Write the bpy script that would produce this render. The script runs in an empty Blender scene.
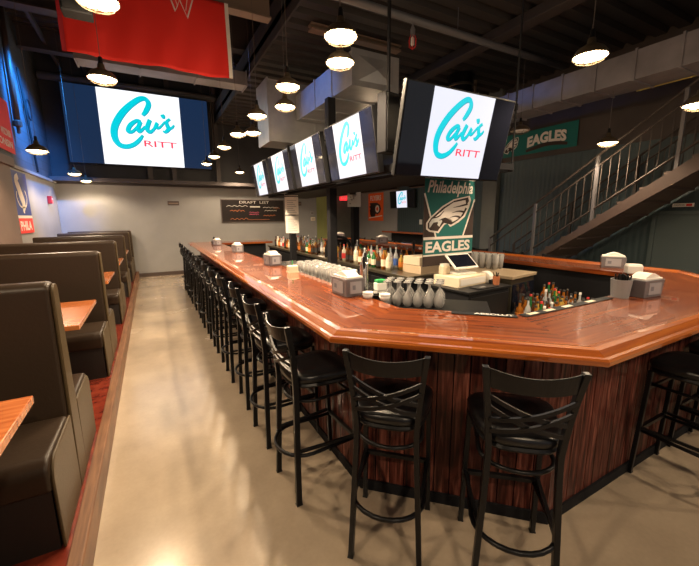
import bpy, bmesh, math, random
from mathutils import Vector, Matrix, Euler
random.seed(7)
PI = math.pi
C = bpy.context.scene.collection
sc = bpy.context.scene

# ------------------------------------------------------------------ materials
def mat(name, col, rough=.5, metal=0., emit=None, estr=0., coat=0., alpha=None, trans=0., spec=.5,
        noise=None, bump=None, ior=1.45):
    m = bpy.data.materials.new(name); m.use_nodes = True
    nt = m.node_tree; b = nt.nodes['Principled BSDF']
    b.inputs['Base Color'].default_value = (*col, 1); b.inputs['Roughness'].default_value = rough
    b.inputs['Metallic'].default_value = metal; b.inputs['IOR'].default_value = ior
    b.inputs['Specular IOR Level'].default_value = spec
    if coat: b.inputs['Coat Weight'].default_value = coat; b.inputs['Coat Roughness'].default_value = .04
    if trans: b.inputs['Transmission Weight'].default_value = trans
    if emit: b.inputs['Emission Color'].default_value = (*emit, 1); b.inputs['Emission Strength'].default_value = estr
    if noise or bump:
        tc = nt.nodes.new('ShaderNodeTexCoord'); mp = nt.nodes.new('ShaderNodeMapping')
        nt.links.new(tc.outputs['Object'], mp.inputs['Vector'])
        n = nt.nodes.new('ShaderNodeTexNoise'); n.inputs['Detail'].default_value = 5
        nt.links.new(mp.outputs[0], n.inputs['Vector'])
    if noise:
        col2, sc_, stretch = noise
        mp.inputs['Scale'].default_value = stretch; n.inputs['Scale'].default_value = sc_
        r = nt.nodes.new('ShaderNodeValToRGB'); r.color_ramp.elements[0].position = .35; r.color_ramp.elements[1].position = .68
        r.color_ramp.elements[0].color = (*col, 1); r.color_ramp.elements[1].color = (*col2, 1)
        nt.links.new(n.outputs['Fac'], r.inputs[0]); nt.links.new(r.outputs[0], b.inputs['Base Color'])
    if bump:
        bp = nt.nodes.new('ShaderNodeBump'); bp.inputs['Strength'].default_value = bump[0]
        if noise is None: n.inputs['Scale'].default_value = bump[1]
        bp.inputs['Distance'].default_value = .01
        nt.links.new(n.outputs['Fac'], bp.inputs['Height']); nt.links.new(bp.outputs[0], b.inputs['Normal'])
    return m

def uvwood(name, dark, mid, light, rough, coat, sx=1.2, sy=22., plank=0.):
    m = bpy.data.materials.new(name); m.use_nodes = True
    nt = m.node_tree; b = nt.nodes['Principled BSDF']; N = nt.nodes.new; L = nt.links.new
    uv = N('ShaderNodeUVMap'); uv.uv_map = 'UVMap'
    mp = N('ShaderNodeMapping'); mp.inputs['Scale'].default_value = (sx, sy, 1)
    L(uv.outputs[0], mp.inputs['Vector'])
    n = N('ShaderNodeTexNoise'); n.inputs['Scale'].default_value = 1.3; n.inputs['Detail'].default_value = 7; n.inputs['Distortion'].default_value = .5
    L(mp.outputs[0], n.inputs['Vector'])
    r = N('ShaderNodeValToRGB'); e = r.color_ramp.elements
    e[0].position = .3; e[0].color = (*dark, 1); e[1].position = .72; e[1].color = (*light, 1)
    k = e.new(.5); k.color = (*mid, 1)
    L(n.outputs['Fac'], r.inputs[0])
    out = r.outputs[0]
    if plank:
        sp = N('ShaderNodeSeparateXYZ'); L(uv.outputs[0], sp.inputs[0])
        d = N('ShaderNodeMath'); d.operation = 'DIVIDE'; d.inputs[1].default_value = plank; L(sp.outputs[1], d.inputs[0])
        f = N('ShaderNodeMath'); f.operation = 'FLOOR'; L(d.outputs[0], f.inputs[0])
        w = N('ShaderNodeTexWhiteNoise'); w.noise_dimensions = '1D'; L(f.outputs[0], w.inputs['W'])
        mr = N('ShaderNodeMapRange'); mr.inputs[3].default_value = .80; mr.inputs[4].default_value = 1.14; L(w.outputs['Value'], mr.inputs[0])
        hs = N('ShaderNodeHueSaturation'); L(out, hs.inputs['Color']); L(mr.outputs[0], hs.inputs['Value']); out = hs.outputs[0]
    L(out, b.inputs['Base Color'])
    b.inputs['Roughness'].default_value = rough; b.inputs['Specular IOR Level'].default_value = .12; b.inputs['Coat Weight'].default_value = coat; b.inputs['Coat Roughness'].default_value = .03; b.inputs['Coat IOR'].default_value = 1.68
    return m

M = {}
M['barwood'] = uvwood('lacquered_mahogany', (.125, .019, .002), (.225, .044, .005), (.31, .080, .010), .5, 1., plank=.16)
M['railwood'] = uvwood('lacquered_rail_wood', (.20, .038, .004), (.30, .072, .008), (.40, .118, .015), .45, 1., sx=.9, sy=16)
M['board'] = uvwood('stained_board', (.012, .005, .004), (.08, .018, .012), (.24, .085, .06), .5, .15, sx=2.6, sy=34, plank=.088)
M['tablewood'] = mat('table_wood', (.38, .095, .025), .25, coat=.8, noise=((.60, .20, .06), 3., (1.2, 14, 1)))
M['nosing'] = mat('nosing_wood', (.11, .048, .022), .5, noise=((.22, .105, .05), 4., (14, .9, 3)))
M['redfloor'] = mat('red_laminate', (.10, .012, .007), .22, noise=((.20, .035, .018), 4., (3, 3, 3)))
M['vinyl'] = mat('brown_vinyl', (.030, .019, .012), .40, spec=.3, bump=(.10, 60))
M['vinylend'] = mat('olive_vinyl', (.060, .040, .018), .44, spec=.3, bump=(.12, 60))
M['plinth'] = mat('black_plinth', (.015, .012, .010), .5)
M['blackmetal'] = mat('black_powdercoat', (.006, .006, .007), .33, metal=.1, spec=.35, bump=(.05, 90))
M['blackvinyl'] = mat('black_vinyl', (.005, .005, .006), .30, bump=(.10, 40))
M['blackmatte'] = mat('black_matte', (.010, .010, .012), .7, spec=.2)
M['blackplastic'] = mat('black_plastic', (.010, .010, .011), .4, spec=.3)
M['screen'] = mat('screen_glass', (.008, .009, .016), .06, spec=.6)
M['ledblue'] = mat('led_panel', (.006, .006, .008), .6, emit=(.006, .017, .046), estr=1.0, spec=.1)
M['picture'] = mat('screen_white', (.05, .05, .05), .3, emit=(.57, .58, .66), estr=1.0)
M['ledpicture'] = mat('led_white', (.2, .2, .2), .3, emit=(.92, .95, 1.0), estr=.85)
M['teal'] = mat('screen_teal', (0, .1, .1), .3, emit=(.0, .42, .50), estr=1.)
M['tealedge'] = mat('screen_dark_teal', (0, .05, .06), .3, emit=(.01, .22, .30), estr=1.)
M['red_e'] = mat('screen_red', (.2, .0, .0), .3, emit=(.62, .05, .09), estr=1.)
M['galv'] = mat('galvanised_steel', (.34, .34, .35), .40, metal=.55, noise=((.42, .41, .41), 5., (1, 1, 1)))
M['paintgrey'] = mat('painted_duct', (.20, .185, .20), .45, metal=.4, noise=((.27, .25, .27), 3., (1, 1, 1)))
M['darkdeck'] = mat('dark_deck', (.030, .026, .025), .6)
M['beam'] = mat('dark_beam', (.045, .036, .036), .6)
M['flange'] = mat('beam_flange', (.20, .14, .10), .55)
M['pipe'] = mat('grey_pipe', (.13, .13, .14), .45)
M['shade'] = mat('lamp_shade', (.10, .075, .05), .4, metal=.5)
M['bulb'] = mat('bulb_glow', (1, .9, .7), .4, emit=(1., .74, .42), estr=26.)
M['shadein'] = mat('white_enamel', (.85, .82, .75), .35)
M['cord'] = mat('lamp_cord', (.10, .08, .07), .5)
M['white'] = mat('white_plastic', (.72, .70, .66), .4)
M['paper'] = mat('paper', (.80, .76, .70), .8)
M['kraft'] = mat('beige_box', (.58, .45, .31), .6)
M['cream'] = mat('cream', (.72, .62, .46), .6)
M['steel'] = mat('stainless', (.60, .60, .60), .22, metal=1.)
M['steeldark'] = mat('brushed_dark_steel', (.16, .14, .10), .3, metal=.8)
def glass_mat():
    m = bpy.data.materials.new('clear_glass'); m.use_nodes = True; nt = m.node_tree
    for n in list(nt.nodes): nt.nodes.remove(n)
    N = nt.nodes.new; L = nt.links.new
    o = N('ShaderNodeOutputMaterial'); t = N('ShaderNodeBsdfTransparent'); g = N('ShaderNodeBsdfGlossy'); g.inputs['Roughness'].default_value = .04
    d = N('ShaderNodeBsdfDiffuse'); d.inputs['Color'].default_value = (1., .98, .95, 1)  # white diffuse share stands in for the sparkle of lit glass
    f = N('ShaderNodeLayerWeight'); f.inputs['Blend'].default_value = .45
    x1 = N('ShaderNodeMixShader'); x1.inputs[0].default_value = .29; L(t.outputs[0], x1.inputs[1]); L(d.outputs[0], x1.inputs[2])
    x2 = N('ShaderNodeMixShader'); L(f.outputs['Fresnel'], x2.inputs[0]); L(x1.outputs[0], x2.inputs[1]); L(g.outputs[0], x2.inputs[2]); L(x2.outputs[0], o.inputs[0])
    return m
M['glass'] = glass_mat()
M['caddy'] = mat('smoke_plastic', (.15, .14, .15), .35)
M['bucket'] = mat('grey_bucket', (.26, .25, .25), .45)
M['label'] = mat('label_card', (.30, .29, .31), .6)
M['labelink'] = mat('label_ink', (.15, .15, .18), .6)
M['green'] = mat('emerald_cloth', (.006, .115, .105), .8)
M['bannerblack'] = mat('banner_black', (.035, .020, .016), .8)
M['bannerwhite'] = mat('banner_white', (.68, .62, .57), .8)
M['silver'] = mat('banner_silver', (.55, .55, .53), .8)
M['redcloth'] = mat('red_cloth', (.68, .018, .011), .7)
M['darkred'] = mat('dark_red_hem', (.36, .012, .02), .7)
M['orange'] = mat('orange_cloth', (.72, .10, .012), .7)
M['bluecloth'] = mat('blue_cloth', (.008, .028, .21), .7)
M['redprint'] = mat('red_print', (.70, .03, .025), .7)
M['chalk'] = mat('chalkboard', (.018, .014, .013), .8, spec=.2)
M['chalkw'] = mat('chalk_white', (.5, .47, .43), .8)
M['chalko'] = mat('chalk_orange', (.42, .14, .05), .8)
M['chalkp'] = mat('chalk_pink', (.40, .08, .14), .8)
M['exit'] = mat('exit_red', (.6, .02, .02), .5, emit=(1, .04, .05), estr=.8)
M['stair'] = mat('stair_steel', (.060, .040, .033), .5)
M['rail'] = mat('rail_steel', (.035, .026, .022), .7)
M['raillight'] = mat('rail_post', (.09, .085, .09), .6)
M['door'] = mat('dark_door', (.060, .082, .085), .5)
M['redplastic'] = mat('red_plastic', (.6, .02, .02), .4)
M['yellow'] = mat('tube_glow_yellow', (.6, .5, .12), .5)
M['shelf'] = mat('pale_wood_top', (.34, .26, .17), .4)
M['greenplastic'] = mat('green_plastic', (.03, .35, .10), .4)

def wallmat(name, col, col2, scale=2., rough=.7):
    return mat(name, col, rough, noise=(col2, scale, (1, 1, 1)))
M['wallgrey'] = wallmat('grey_wall_paint', (.215, .21, .208), (.24, .235, .23))
M['walldark'] = wallmat('black_wall_paint', (.022, .022, .026), (.032, .031, .036))
M['walltaupe'] = wallmat('taupe_wall_paint', (.115, .080, .065), (.135, .095, .078))
M['wallbrown'] = wallmat('dark_brown_wall', (.045, .034, .030), (.06, .045, .04))
M['wallolive'] = wallmat('olive_wall_paint', (.42, .46, .17), (.48, .52, .20))
M['wallhall'] = wallmat('hall_wall_paint', (.11, .115, .105), (.15, .155, .14))

def ribbed(name, c, scale, axis='X'):
    m = mat(name, c, .5); nt = m.node_tree; b = nt.nodes['Principled BSDF']
    tc = nt.nodes.new('ShaderNodeTexCoord'); w = nt.nodes.new('ShaderNodeTexWave')
    w.bands_direction = axis; w.inputs['Scale'].default_value = scale
    nt.links.new(tc.outputs['Object'], w.inputs['Vector'])
    bp = nt.nodes.new('ShaderNodeBump'); bp.inputs['Strength'].default_value = .22; bp.inputs['Distance'].default_value = .02
    nt.links.new(w.outputs['Fac'], bp.inputs['Height']); nt.links.new(bp.outputs[0], b.inputs['Normal'])
    return m
M['wallgreen'] = ribbed('dark_green_siding', (.032, .052, .058), 3.2, 'Y')

def brick():
    m = mat('dark_brick', (.1, .1, .1), .75); nt = m.node_tree; b = nt.nodes['Principled BSDF']; N = nt.nodes.new; L = nt.links.new
    tc = N('ShaderNodeTexCoord'); sp = N('ShaderNodeSeparateXYZ'); cb = N('ShaderNodeCombineXYZ')
    L(tc.outputs['Object'], sp.inputs[0]); L(sp.outputs[1], cb.inputs[0]); L(sp.outputs[2], cb.inputs[1])
    br = N('ShaderNodeTexBrick'); br.inputs['Scale'].default_value = 1.; br.inputs['Brick Width'].default_value = .4
    br.inputs['Row Height'].default_value = .2; br.inputs['Mortar Size'].default_value = .012
    br.inputs['Color1'].default_value = (.075, .08, .09, 1); br.inputs['Color2'].default_value = (.055, .06, .07, 1); br.inputs['Mortar'].default_value = (.05, .05, .055, 1)
    L(cb.outputs[0], br.inputs['Vector']); L(br.outputs['Color'], b.inputs['Base Color'])
    return m
M['brick'] = brick()

def concrete():
    m = mat('polished_concrete', (.3, .3, .3), .3); nt = m.node_tree; b = nt.nodes['Principled BSDF']; N = nt.nodes.new; L = nt.links.new
    tc = N('ShaderNodeTexCoord')
    n1 = N('ShaderNodeTexNoise'); n1.inputs['Scale'].default_value = 1.1; n1.inputs['Detail'].default_value = 6; n1.inputs['Roughness'].default_value = .6
    n2 = N('ShaderNodeTexNoise'); n2.inputs['Scale'].default_value = 45; n2.inputs['Detail'].default_value = 4
    L(tc.outputs['Object'], n1.inputs['Vector']); L(tc.outputs['Object'], n2.inputs['Vector'])
    r = N('ShaderNodeValToRGB'); e = r.color_ramp.elements
    e[0].position = .3; e[0].color = (.33, .26, .19, 1); e[1].position = .7; e[1].color = (.51, .41, .30, 1)
    L(n1.outputs['Fac'], r.inputs[0])
    mx = N('ShaderNodeMix'); mx.data_type = 'RGBA'; mx.blend_type = 'MULTIPLY'; mx.inputs['Factor'].default_value = .15
    L(r.outputs[0], mx.inputs['A']); L(n2.outputs['Fac'], mx.inputs['B']); L(mx.outputs['Result'], b.inputs['Base Color'])
    mr = N('ShaderNodeMapRange'); b.inputs['Coat Weight'].default_value = .6; b.inputs['Coat Roughness'].default_value = .17
    mr.inputs[3].default_value = .16; mr.inputs[4].default_value = .34; L(n1.outputs['Fac'], mr.inputs[0])
    L(mr.outputs[0], b.inputs['Roughness'])
    bp = N('ShaderNodeBump'); bp.inputs['Strength'].default_value = .08; bp.inputs['Distance'].default_value = .004
    L(n2.outputs['Fac'], bp.inputs['Height']); L(bp.outputs[0], b.inputs['Normal'])
    return m
M['concrete'] = concrete()

def pane_mat():
    m = bpy.data.materials.new('window_glass'); m.use_nodes = True; nt = m.node_tree
    for n in list(nt.nodes): nt.nodes.remove(n)
    o = nt.nodes.new('ShaderNodeOutputMaterial'); t = nt.nodes.new('ShaderNodeBsdfTransparent'); g = nt.nodes.new('ShaderNodeBsdfGlossy')
    g.inputs['Roughness'].default_value = .05; x = nt.nodes.new('ShaderNodeMixShader'); x.inputs[0].default_value = .08
    nt.links.new(t.outputs[0], x.inputs[1]); nt.links.new(g.outputs[0], x.inputs[2]); nt.links.new(x.outputs[0], o.inputs[0])
    return m
M['pane'] = pane_mat()

BOT = [('clear', (.75, .78, .80), .55), ('amber', (.50, .17, .02), .5), ('green', (.03, .22, .06), .4), ('brown', (.10, .035, .01), .3), ('golden', (.75, .48, .10), .5), ('pale', (.80, .76, .62), .3)]
for n, c, t in BOT: M['b_' + n] = mat('bottle_' + n, c, .08, trans=t)
LAB = [('cream', (.75, .66, .50)), ('white', (.78, .76, .74)), ('red', (.55, .03, .03)), ('black', (.02, .02, .02)), ('orange', (.70, .22, .03)), ('blue', (.05, .12, .42))]
for n, c in LAB: M['l_' + n] = mat('paper_label_' + n, c, .6)

# ------------------------------------------------------------------ mesh builder
class MB:
    def __init__(s): s.bm = bmesh.new(); s.mi = 0; s.uv = None
    def face(s, vs):
        try: f = s.bm.faces.new(vs)
        except ValueError: return None
        f.material_index = s.mi; return f
    def hexa(s, p):
        v = [s.bm.verts.new(q) for q in p]
        for q in ((0, 3, 2, 1), (4, 5, 6, 7), (0, 1, 5, 4), (1, 2, 6, 5), (2, 3, 7, 6), (3, 0, 4, 7)): s.face([v[i] for i in q])
        return s
    def box(s, x0, x1, y0, y1, z0, z1):
        return s.hexa([(x0, y0, z0), (x1, y0, z0), (x1, y1, z0), (x0, y1, z0), (x0, y0, z1), (x1, y0, z1), (x1, y1, z1), (x0, y1, z1)])
    def bar(s, a, b, w, h=None, up=(0, 0, 1)):
        h = h or w; a = Vector(a); b = Vector(b); d = (b - a).normalized(); u = Vector(up)
        if abs(d.dot(u)) > .95: u = Vector((0, 1, 0))
        r = d.cross(u).normalized() * w / 2; u = r.cross(d).normalized() * h / 2
        return s.hexa([a - r - u, a + r - u, a + r + u, a - r + u, b - r - u, b + r - u, b + r + u, b - r + u])
    def tube(s, pts, r, seg=8, closed=False, cap=True):
        pts = [Vector(p) for p in pts]; n = len(pts); rings = []
        pu = None
        for i, p in enumerate(pts):
            if closed: d = pts[(i + 1) % n] - pts[i - 1]
            else: d = pts[min(i + 1, n - 1)] - pts[max(i - 1, 0)]
            d.normalize()
            if pu is None: pu = Vector((0, 0, 1)) if abs(d.z) < .9 else Vector((1, 0, 0))
            x = d.cross(pu).normalized(); y = x.cross(d).normalized(); pu = y
            rr = r[i] if isinstance(r, (list, tuple)) else r
            rings.append([s.bm.verts.new(p + x * math.cos(2 * PI * k / seg) * rr + y * math.sin(2 * PI * k / seg) * rr) for k in range(seg)])
        for i in range(n if closed else n - 1):
            A = rings[i]; B = rings[(i + 1) % n]
            for k in range(seg): s.face([A[k], A[(k + 1) % seg], B[(k + 1) % seg], B[k]])
        if cap and not closed: s.face(rings[0][::-1]); s.face(rings[-1])
        return s
    def strip(s, pts, wv, hv):
        """rectangular bar swept through pts; wv, hv are half-extent vectors (fixed)"""
        wv = Vector(wv); hv = Vector(hv); rings = []
        for p in pts:
            p = Vector(p); rings.append([s.bm.verts.new(p + a * wv + b * hv) for a, b in ((-1, -1), (1, -1), (1, 1), (-1, 1))])
        for A, B in zip(rings, rings[1:]):
            for k in range(4): s.face([A[k], A[(k + 1) % 4], B[(k + 1) % 4], B[k]])
        s.face(rings[0][::-1]); s.face(rings[-1]); return s
    def lathe(s, prof, seg=16, c=(0, 0, 0)):
        c = Vector(c); rings = []
        for r, z in prof:
            if r < 1e-5: rings.append([s.bm.verts.new(c + Vector((0, 0, z)))])
            else: rings.append([s.bm.verts.new(c + Vector((r * math.cos(2 * PI * k / seg), r * math.sin(2 * PI * k / seg), z))) for k in range(seg)])
        for A, B in zip(rings, rings[1:]):
            for k in range(seg):
                a = A[k % len(A)]; b = A[(k + 1) % seg % len(A)] if len(A) > 1 else A[0]
                c2 = B[(k + 1) % seg] if len(B) > 1 else B[0]; d = B[k] if len(B) > 1 else B[0]
                vs = []
                for v in (a, b, c2, d):
                    if v not in vs: vs.append(v)
                if len(vs) > 2: s.face(vs)
        return s
    def poly(s, pts, fn):
        s.face([s.bm.verts.new(fn(*p)) for p in pts]); return s
    def prism(s, pts, z0, z1):
        a = [s.bm.verts.new((x, y, z0)) for x, y in pts]; b = [s.bm.verts.new((x, y, z1)) for x, y in pts]; n = len(pts)
        s.face(a[::-1]); s.face(b)
        for i in range(n): s.face([a[i], a[(i + 1) % n], b[(i + 1) % n], b[i]])
        return s
    def extr(s, pts, axis, a0, a1):
        """prism of a 2D outline along an axis: axis 'x' -> pts are (y,z); 'y' -> (x,z)"""
        f = (lambda t, p: (t, p[0], p[1])) if axis == 'x' else (lambda t, p: (p[0], t, p[1]))
        a = [s.bm.verts.new(f(a0, p)) for p in pts]; b = [s.bm.verts.new(f(a1, p)) for p in pts]; n = len(pts)
        s.face(a[::-1]); s.face(b)
        for i in range(n): s.face([a[i], a[(i + 1) % n], b[(i + 1) % n], b[i]])
        return s
    def sweep(s, path, prof, caps=True):
        """miter sweep of profile (d inward, z) along an open 2D path, writes UVs in metres"""
        uvl = s.bm.loops.layers.uv.get('UVMap') or s.bm.loops.layers.uv.new('UVMap'); n = len(path); P = [Vector(p) for p in path]; nor = []
        for i in range(n - 1):
            d = (P[i + 1] - P[i]).normalized(); nor.append(Vector((-d.y, d.x)))
        mit = []
        for i in range(n):
            if i == 0: mit.append(nor[0])
            elif i == n - 1: mit.append(nor[-1])
            else:
                a, b = nor[i - 1], nor[i]; m = (a + b); mit.append(m / (1 + a.dot(b)))
        acc = [0]
        for q, z in prof: pass
        vv = [0.]
        for (d0, z0), (d1, z1) in zip(prof, prof[1:]): vv.append(vv[-1] + math.hypot(d1 - d0, z1 - z0))
        for i in range(n - 1):
            A = [s.bm.verts.new((*(P[i] + mit[i] * d), z)) for d, z in prof]; B = [s.bm.verts.new((*(P[i + 1] + mit[i + 1] * d), z)) for d, z in prof]
            dr = (P[i + 1] - P[i]).normalized()
            for k in range(len(prof) - 1):
                f = s.face([A[k], B[k], B[k + 1], A[k + 1]])
                if f:
                    f.smooth = False
                    for lp, vi in zip(f.loops, (k, k, k + 1, k + 1)):
                        u = Vector(lp.vert.co[:2]).dot(dr); lp[uvl].uv = (u + i * 7.3, vv[vi] + i * 3.07)
            if caps and i == 0: s.face(A)
            if caps and i == n - 2: s.face(B[::-1])
        return s
    def build(s, name, m, parent=None, bevel=0., smooth=False, seg=2, keepnormals=False):
        if not keepnormals: bmesh.ops.recalc_face_normals(s.bm, faces=s.bm.faces)
        me = bpy.data.meshes.new(name); s.bm.to_mesh(me); s.bm.free()
        for mm in (m if isinstance(m, (list, tuple)) else [m]): me.materials.append(mm)
        if smooth:
            for p in me.polygons: p.use_smooth = True
        o = bpy.data.objects.new(name, me); C.objects.link(o)
        if parent is not None: o.parent = parent
        if bevel:
            b = o.modifiers.new('bevel', 'BEVEL'); b.width = bevel; b.segments = seg; b.limit_method = 'ANGLE'; b.angle_limit = .6
            if smooth or seg > 2:
                for p in me.polygons: p.use_smooth = True
                w = o.modifiers.new('wn', 'WEIGHTED_NORMAL')
        return o

def thing(name, label, cat, loc=(0, 0, 0), rot=0, group=None):
    o = bpy.data.objects.new(name, None); C.objects.link(o); o.location = loc
    o.rotation_euler = rot if isinstance(rot, (tuple, list)) else (0, 0, rot)
    o.empty_display_size = .1
    return tag(o, label, cat, group)
def tag(o, label, cat, group=None):
    o['label'] = label; o['category'] = cat
    if group: o['group'] = group
    return o
def struct(name, mb, m, **k):
    o = mb.build(name, m, **k); o['kind'] = 'structure'; return o
def copy_tree(o, parent=None):
    c = o.copy(); C.objects.link(c); c.parent = parent
    for ch in list(KIDS.get(o.name, [])):
        d = copy_tree(ch, c)
    return c
KIDS = {}
def index_kids():
    KIDS.clear()
    for o in bpy.data.objects:
        if o.parent: KIDS.setdefault(o.parent.name, []).append(o)
def dup(o, loc, rot=0, label=None, group=None):
    c = copy_tree(o); c.location = loc; c.rotation_euler = rot if isinstance(rot, (tuple, list)) else (0, 0, rot)
    if label: c['label'] = label
    if group: c['group'] = group
    return c
ORD = ['nearest', 'second', 'third', 'fourth', 'fifth', 'sixth', 'seventh', 'eighth', 'ninth', 'tenth', 'eleventh', 'twelfth', 'thirteenth', 'fourteenth', 'fifteenth', 'sixteenth', 'seventeenth', 'eighteenth', 'nineteenth', 'twentieth', 'twenty-first', 'twenty-second']

def smooth_path(pts, k=6):
    out = []; n = len(pts)
    for i in range(n - 1):
        p0 = pts[max(i - 1, 0)]; p1 = pts[i]; p2 = pts[i + 1]; p3 = pts[min(i + 2, n - 1)]
        for j in range(k):
            t = j / k
            out.append(tuple(.5 * ((2 * p1[a]) + (-p0[a] + p2[a]) * t + (2 * p0[a] - 5 * p1[a] + 4 * p2[a] - p3[a]) * t * t + (-p0[a] + 3 * p1[a] - 3 * p2[a] + p3[a]) * t ** 3) for a in range(len(p1))))
    out.append(tuple(pts[-1])); return out
def ribbon(mb, pts, w, fn, smooth=True):
    """flat brush stroke; pts (x,z[,w]) ; fn maps (x,z)->3D"""
    if smooth: pts = smooth_path(pts)
    L = []; R = []
    for i, p in enumerate(pts):
        a = pts[max(i - 1, 0)]; b = pts[min(i + 1, len(pts) - 1)]
        d = Vector((b[0] - a[0], b[1] - a[1])); d.normalize() if d.length > 1e-9 else None
        n = Vector((-d.y, d.x)) * (p[2] if len(p) > 2 else w) / 2
        L.append(mb.bm.verts.new(fn(p[0] + n.x, p[1] + n.y))); R.append(mb.bm.verts.new(fn(p[0] - n.x, p[1] - n.y)))
    for i in range(len(pts) - 1): mb.face([L[i], R[i], R[i + 1], L[i + 1]])
def text_into(mb, s, x0, x1, z0, z1, fn, shear=0., bold=0.):
    """text fitted in a rectangle, mapped by fn(x,z)"""
    cu = bpy.data.curves.new('t', 'FONT'); cu.body = s; cu.shear = shear; cu.offset = bold; cu.resolution_u = 3
    o = bpy.data.objects.new('t', cu); C.objects.link(o); bpy.context.view_layer.update()
    me = bpy.data.meshes.new_from_object(o.evaluated_get(bpy.context.evaluated_depsgraph_get()))
    xs = [v.co.x for v in me.vertices]; ys = [v.co.y for v in me.vertices]
    if xs:
        a, b, c, d = min(xs), max(xs), min(ys), max(ys)
        vs = [mb.bm.verts.new(fn(x0 + (v.co.x - a) / (b - a) * (x1 - x0), z0 + (v.co.y - c) / (d - c) * (z1 - z0))) for v in me.vertices]
        for p in me.polygons: mb.face([vs[i] for i in p.vertices])
    bpy.data.objects.remove(o); bpy.data.curves.remove(cu); bpy.data.meshes.remove(me)
def frontfn(off, cx=0., cz=0., sx=1., sz=1.):
    return lambda x, z: (cx + x * sx, -off, cz + z * sz)

# ================================================================== SETTING
XL, XR, YB, YF, ZC = -2.03, 7.3, 11.9, -3.2, 5.6
struct('floor', MB().box(XL - .1, XR + .1, YF - .1, YB + 2.2, -.1, 0), M['concrete'])
struct('floor_platform', MB().box(XL, -.45, YF, YB, 0, .17), M['redfloor'])
struct('trim_1', MB().extr([(-.455, 0), (-.40, 0), (-.40, .165), (-.405, .176), (-.462, .176), (-.462, .168), (-.455, .168)], 'y', YF, YB - .002), M['nosing'], bevel=.004)
# left wall: grey below the ledge, brick above, taupe pilaster near the camera
struct('wall_left', MB().box(XL - .1, XL, YF, YB, 0, 2.6), M['wallgrey'])
struct('wall_left_upper', MB().box(XL - .1, XL - .02, YF - .1, YB + .1, 2.6, ZC + .1), M['brick'])
struct('trim_2', MB().box(XL - .02, XL + .05, 8.05, YB, 2.56, 2.62), M['wallgrey'], bevel=.005)
struct('wall_left_pilaster', MB().box(XL, XL + .12, 3.0, 8.0, .17, 2.52), M['walltaupe'])
struct('trim_3', MB().box(XL - .02, XL + .17, 2.9, 8.07, 2.52, 2.66), M['walltaupe'], bevel=.01)
# back wall
struct('wall_back', MB().box(XL, 5.2, YB, YB + .1, 0, 2.57), M['wallgrey'])
struct('wall_back_upper', MB().box(XL - .1, XR + .1, YB + .02, YB + .12, 2.57, ZC + .1), M['walldark'])
struct('trim_4', MB().box(XL, 5.2, YB - .05, YB + .02, 2.56, 2.60), M['beam'], bevel=.005)
struct('trim_5', MB().box(XL, 5.2, YB - .5, YB + .02, 2.60, 2.70), M['beam'], bevel=.005)
struct('baseboard_back', MB().box(-.40, 5.2, YB - .015, YB, 0, .11), M['stair'])
struct('wall_back_olive', MB().box(5.2, 6.0, YB + .6, YB + .7, 0, 2.57), M['wallolive'])
struct('wall_back_return', MB().box(5.12, 5.2, YB + .1, YB + .7, 0, 2.57), M['wallgrey'])
struct('wall_back_hall', MB().box(6.0, XR, YB + .9, YB + 1.0, 0, 2.57), M['wallhall'])
struct('wall_hall_return', MB().box(5.92, 6.0, YB + .7, YB + .9, 0, 2.57), M['wallhall'])
struct('ceiling_hall', MB().box(5.12, XR, YB + .1, YB + 1.0, 2.57, 2.65), M['walldark'])
# right wall: grey at the far end, dark green siding for the rest
struct('wall_right', MB().box(XR, XR + .1, YF, 9.95, 0, 2.86), M['wallgreen'])
struct('wall_right_upper', MB().box(XR - .02, XR + .1, YF, 9.95, 2.86, ZC), M['wallbrown'])
struct('wall_right_grey', MB().box(XR - .03, XR + .1, 9.95, YB + 1.0, 0, 2.75), M['wallgrey'])
struct('wall_right_above', MB().box(XR, XR + .1, 9.95, YB + 1.0, 2.75, ZC), M['walldark'])
struct('wall_right_pilaster', MB().box(XR - .12, XR, 5.95, 6.35, 0, ZC), M['wallhall'])
# front wall with tall windows behind the camera
wf = MB()
wf.box(XL, XR, YF - .1, YF, 0, .5); wf.box(XL, XR, YF - .1, YF, 3.0, ZC)
wx = [(-1.8, .2), (.6, 2.6), (3.0, 5.0), (5.4, 7.0)]
edges = [XL] + [v for w in wx for v in w] + [XR]
for a, b in zip(edges[::2], edges[1::2]): wf.box(a, b, YF - .1, YF, .5, 3.0)
struct('wall_front', wf, M['walltaupe'])
for i, (a, b) in enumerate(wx):
    f = MB(); f.box(a, b, YF - .08, YF - .02, .5, .56).box(a, b, YF - .08, YF - .02, 2.94, 3.0).box(a, a + .06, YF - .08, YF - .02, .56, 2.94).box(b - .06, b, YF - .08, YF - .02, .56, 2.94)
    w = struct('window_%d' % (i + 1), f, M['blackmatte'])
    MB().box(a + .06, b - .06, YF - .055, YF - .05, .56, 2.94).build('pane', M['pane'], w)
# corrugated roof deck: ribs run across the room
dk = MB(); y = YF; p = []
while y < YB + .1:
    p += [(y, ZC), (y + .09, ZC), (y + .12, ZC + .07), (y + .21, ZC + .07), (y + .24, ZC)]; y += .3
p2 = [(XL - .1, 0)]
a = [dk.bm.verts.new((XL - .1, q[0], q[1])) for q in p]; b = [dk.bm.verts.new((XR + .1, q[0], q[1])) for q in p]
for i in range(len(p) - 1): dk.face([a[i], a[i + 1], b[i + 1], b[i]])
dk.box(XL - .1, XR + .1, YF - .1, YB + .1, ZC + .08, ZC + .12)
struct('ceiling', dk, M['darkdeck'])
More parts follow.
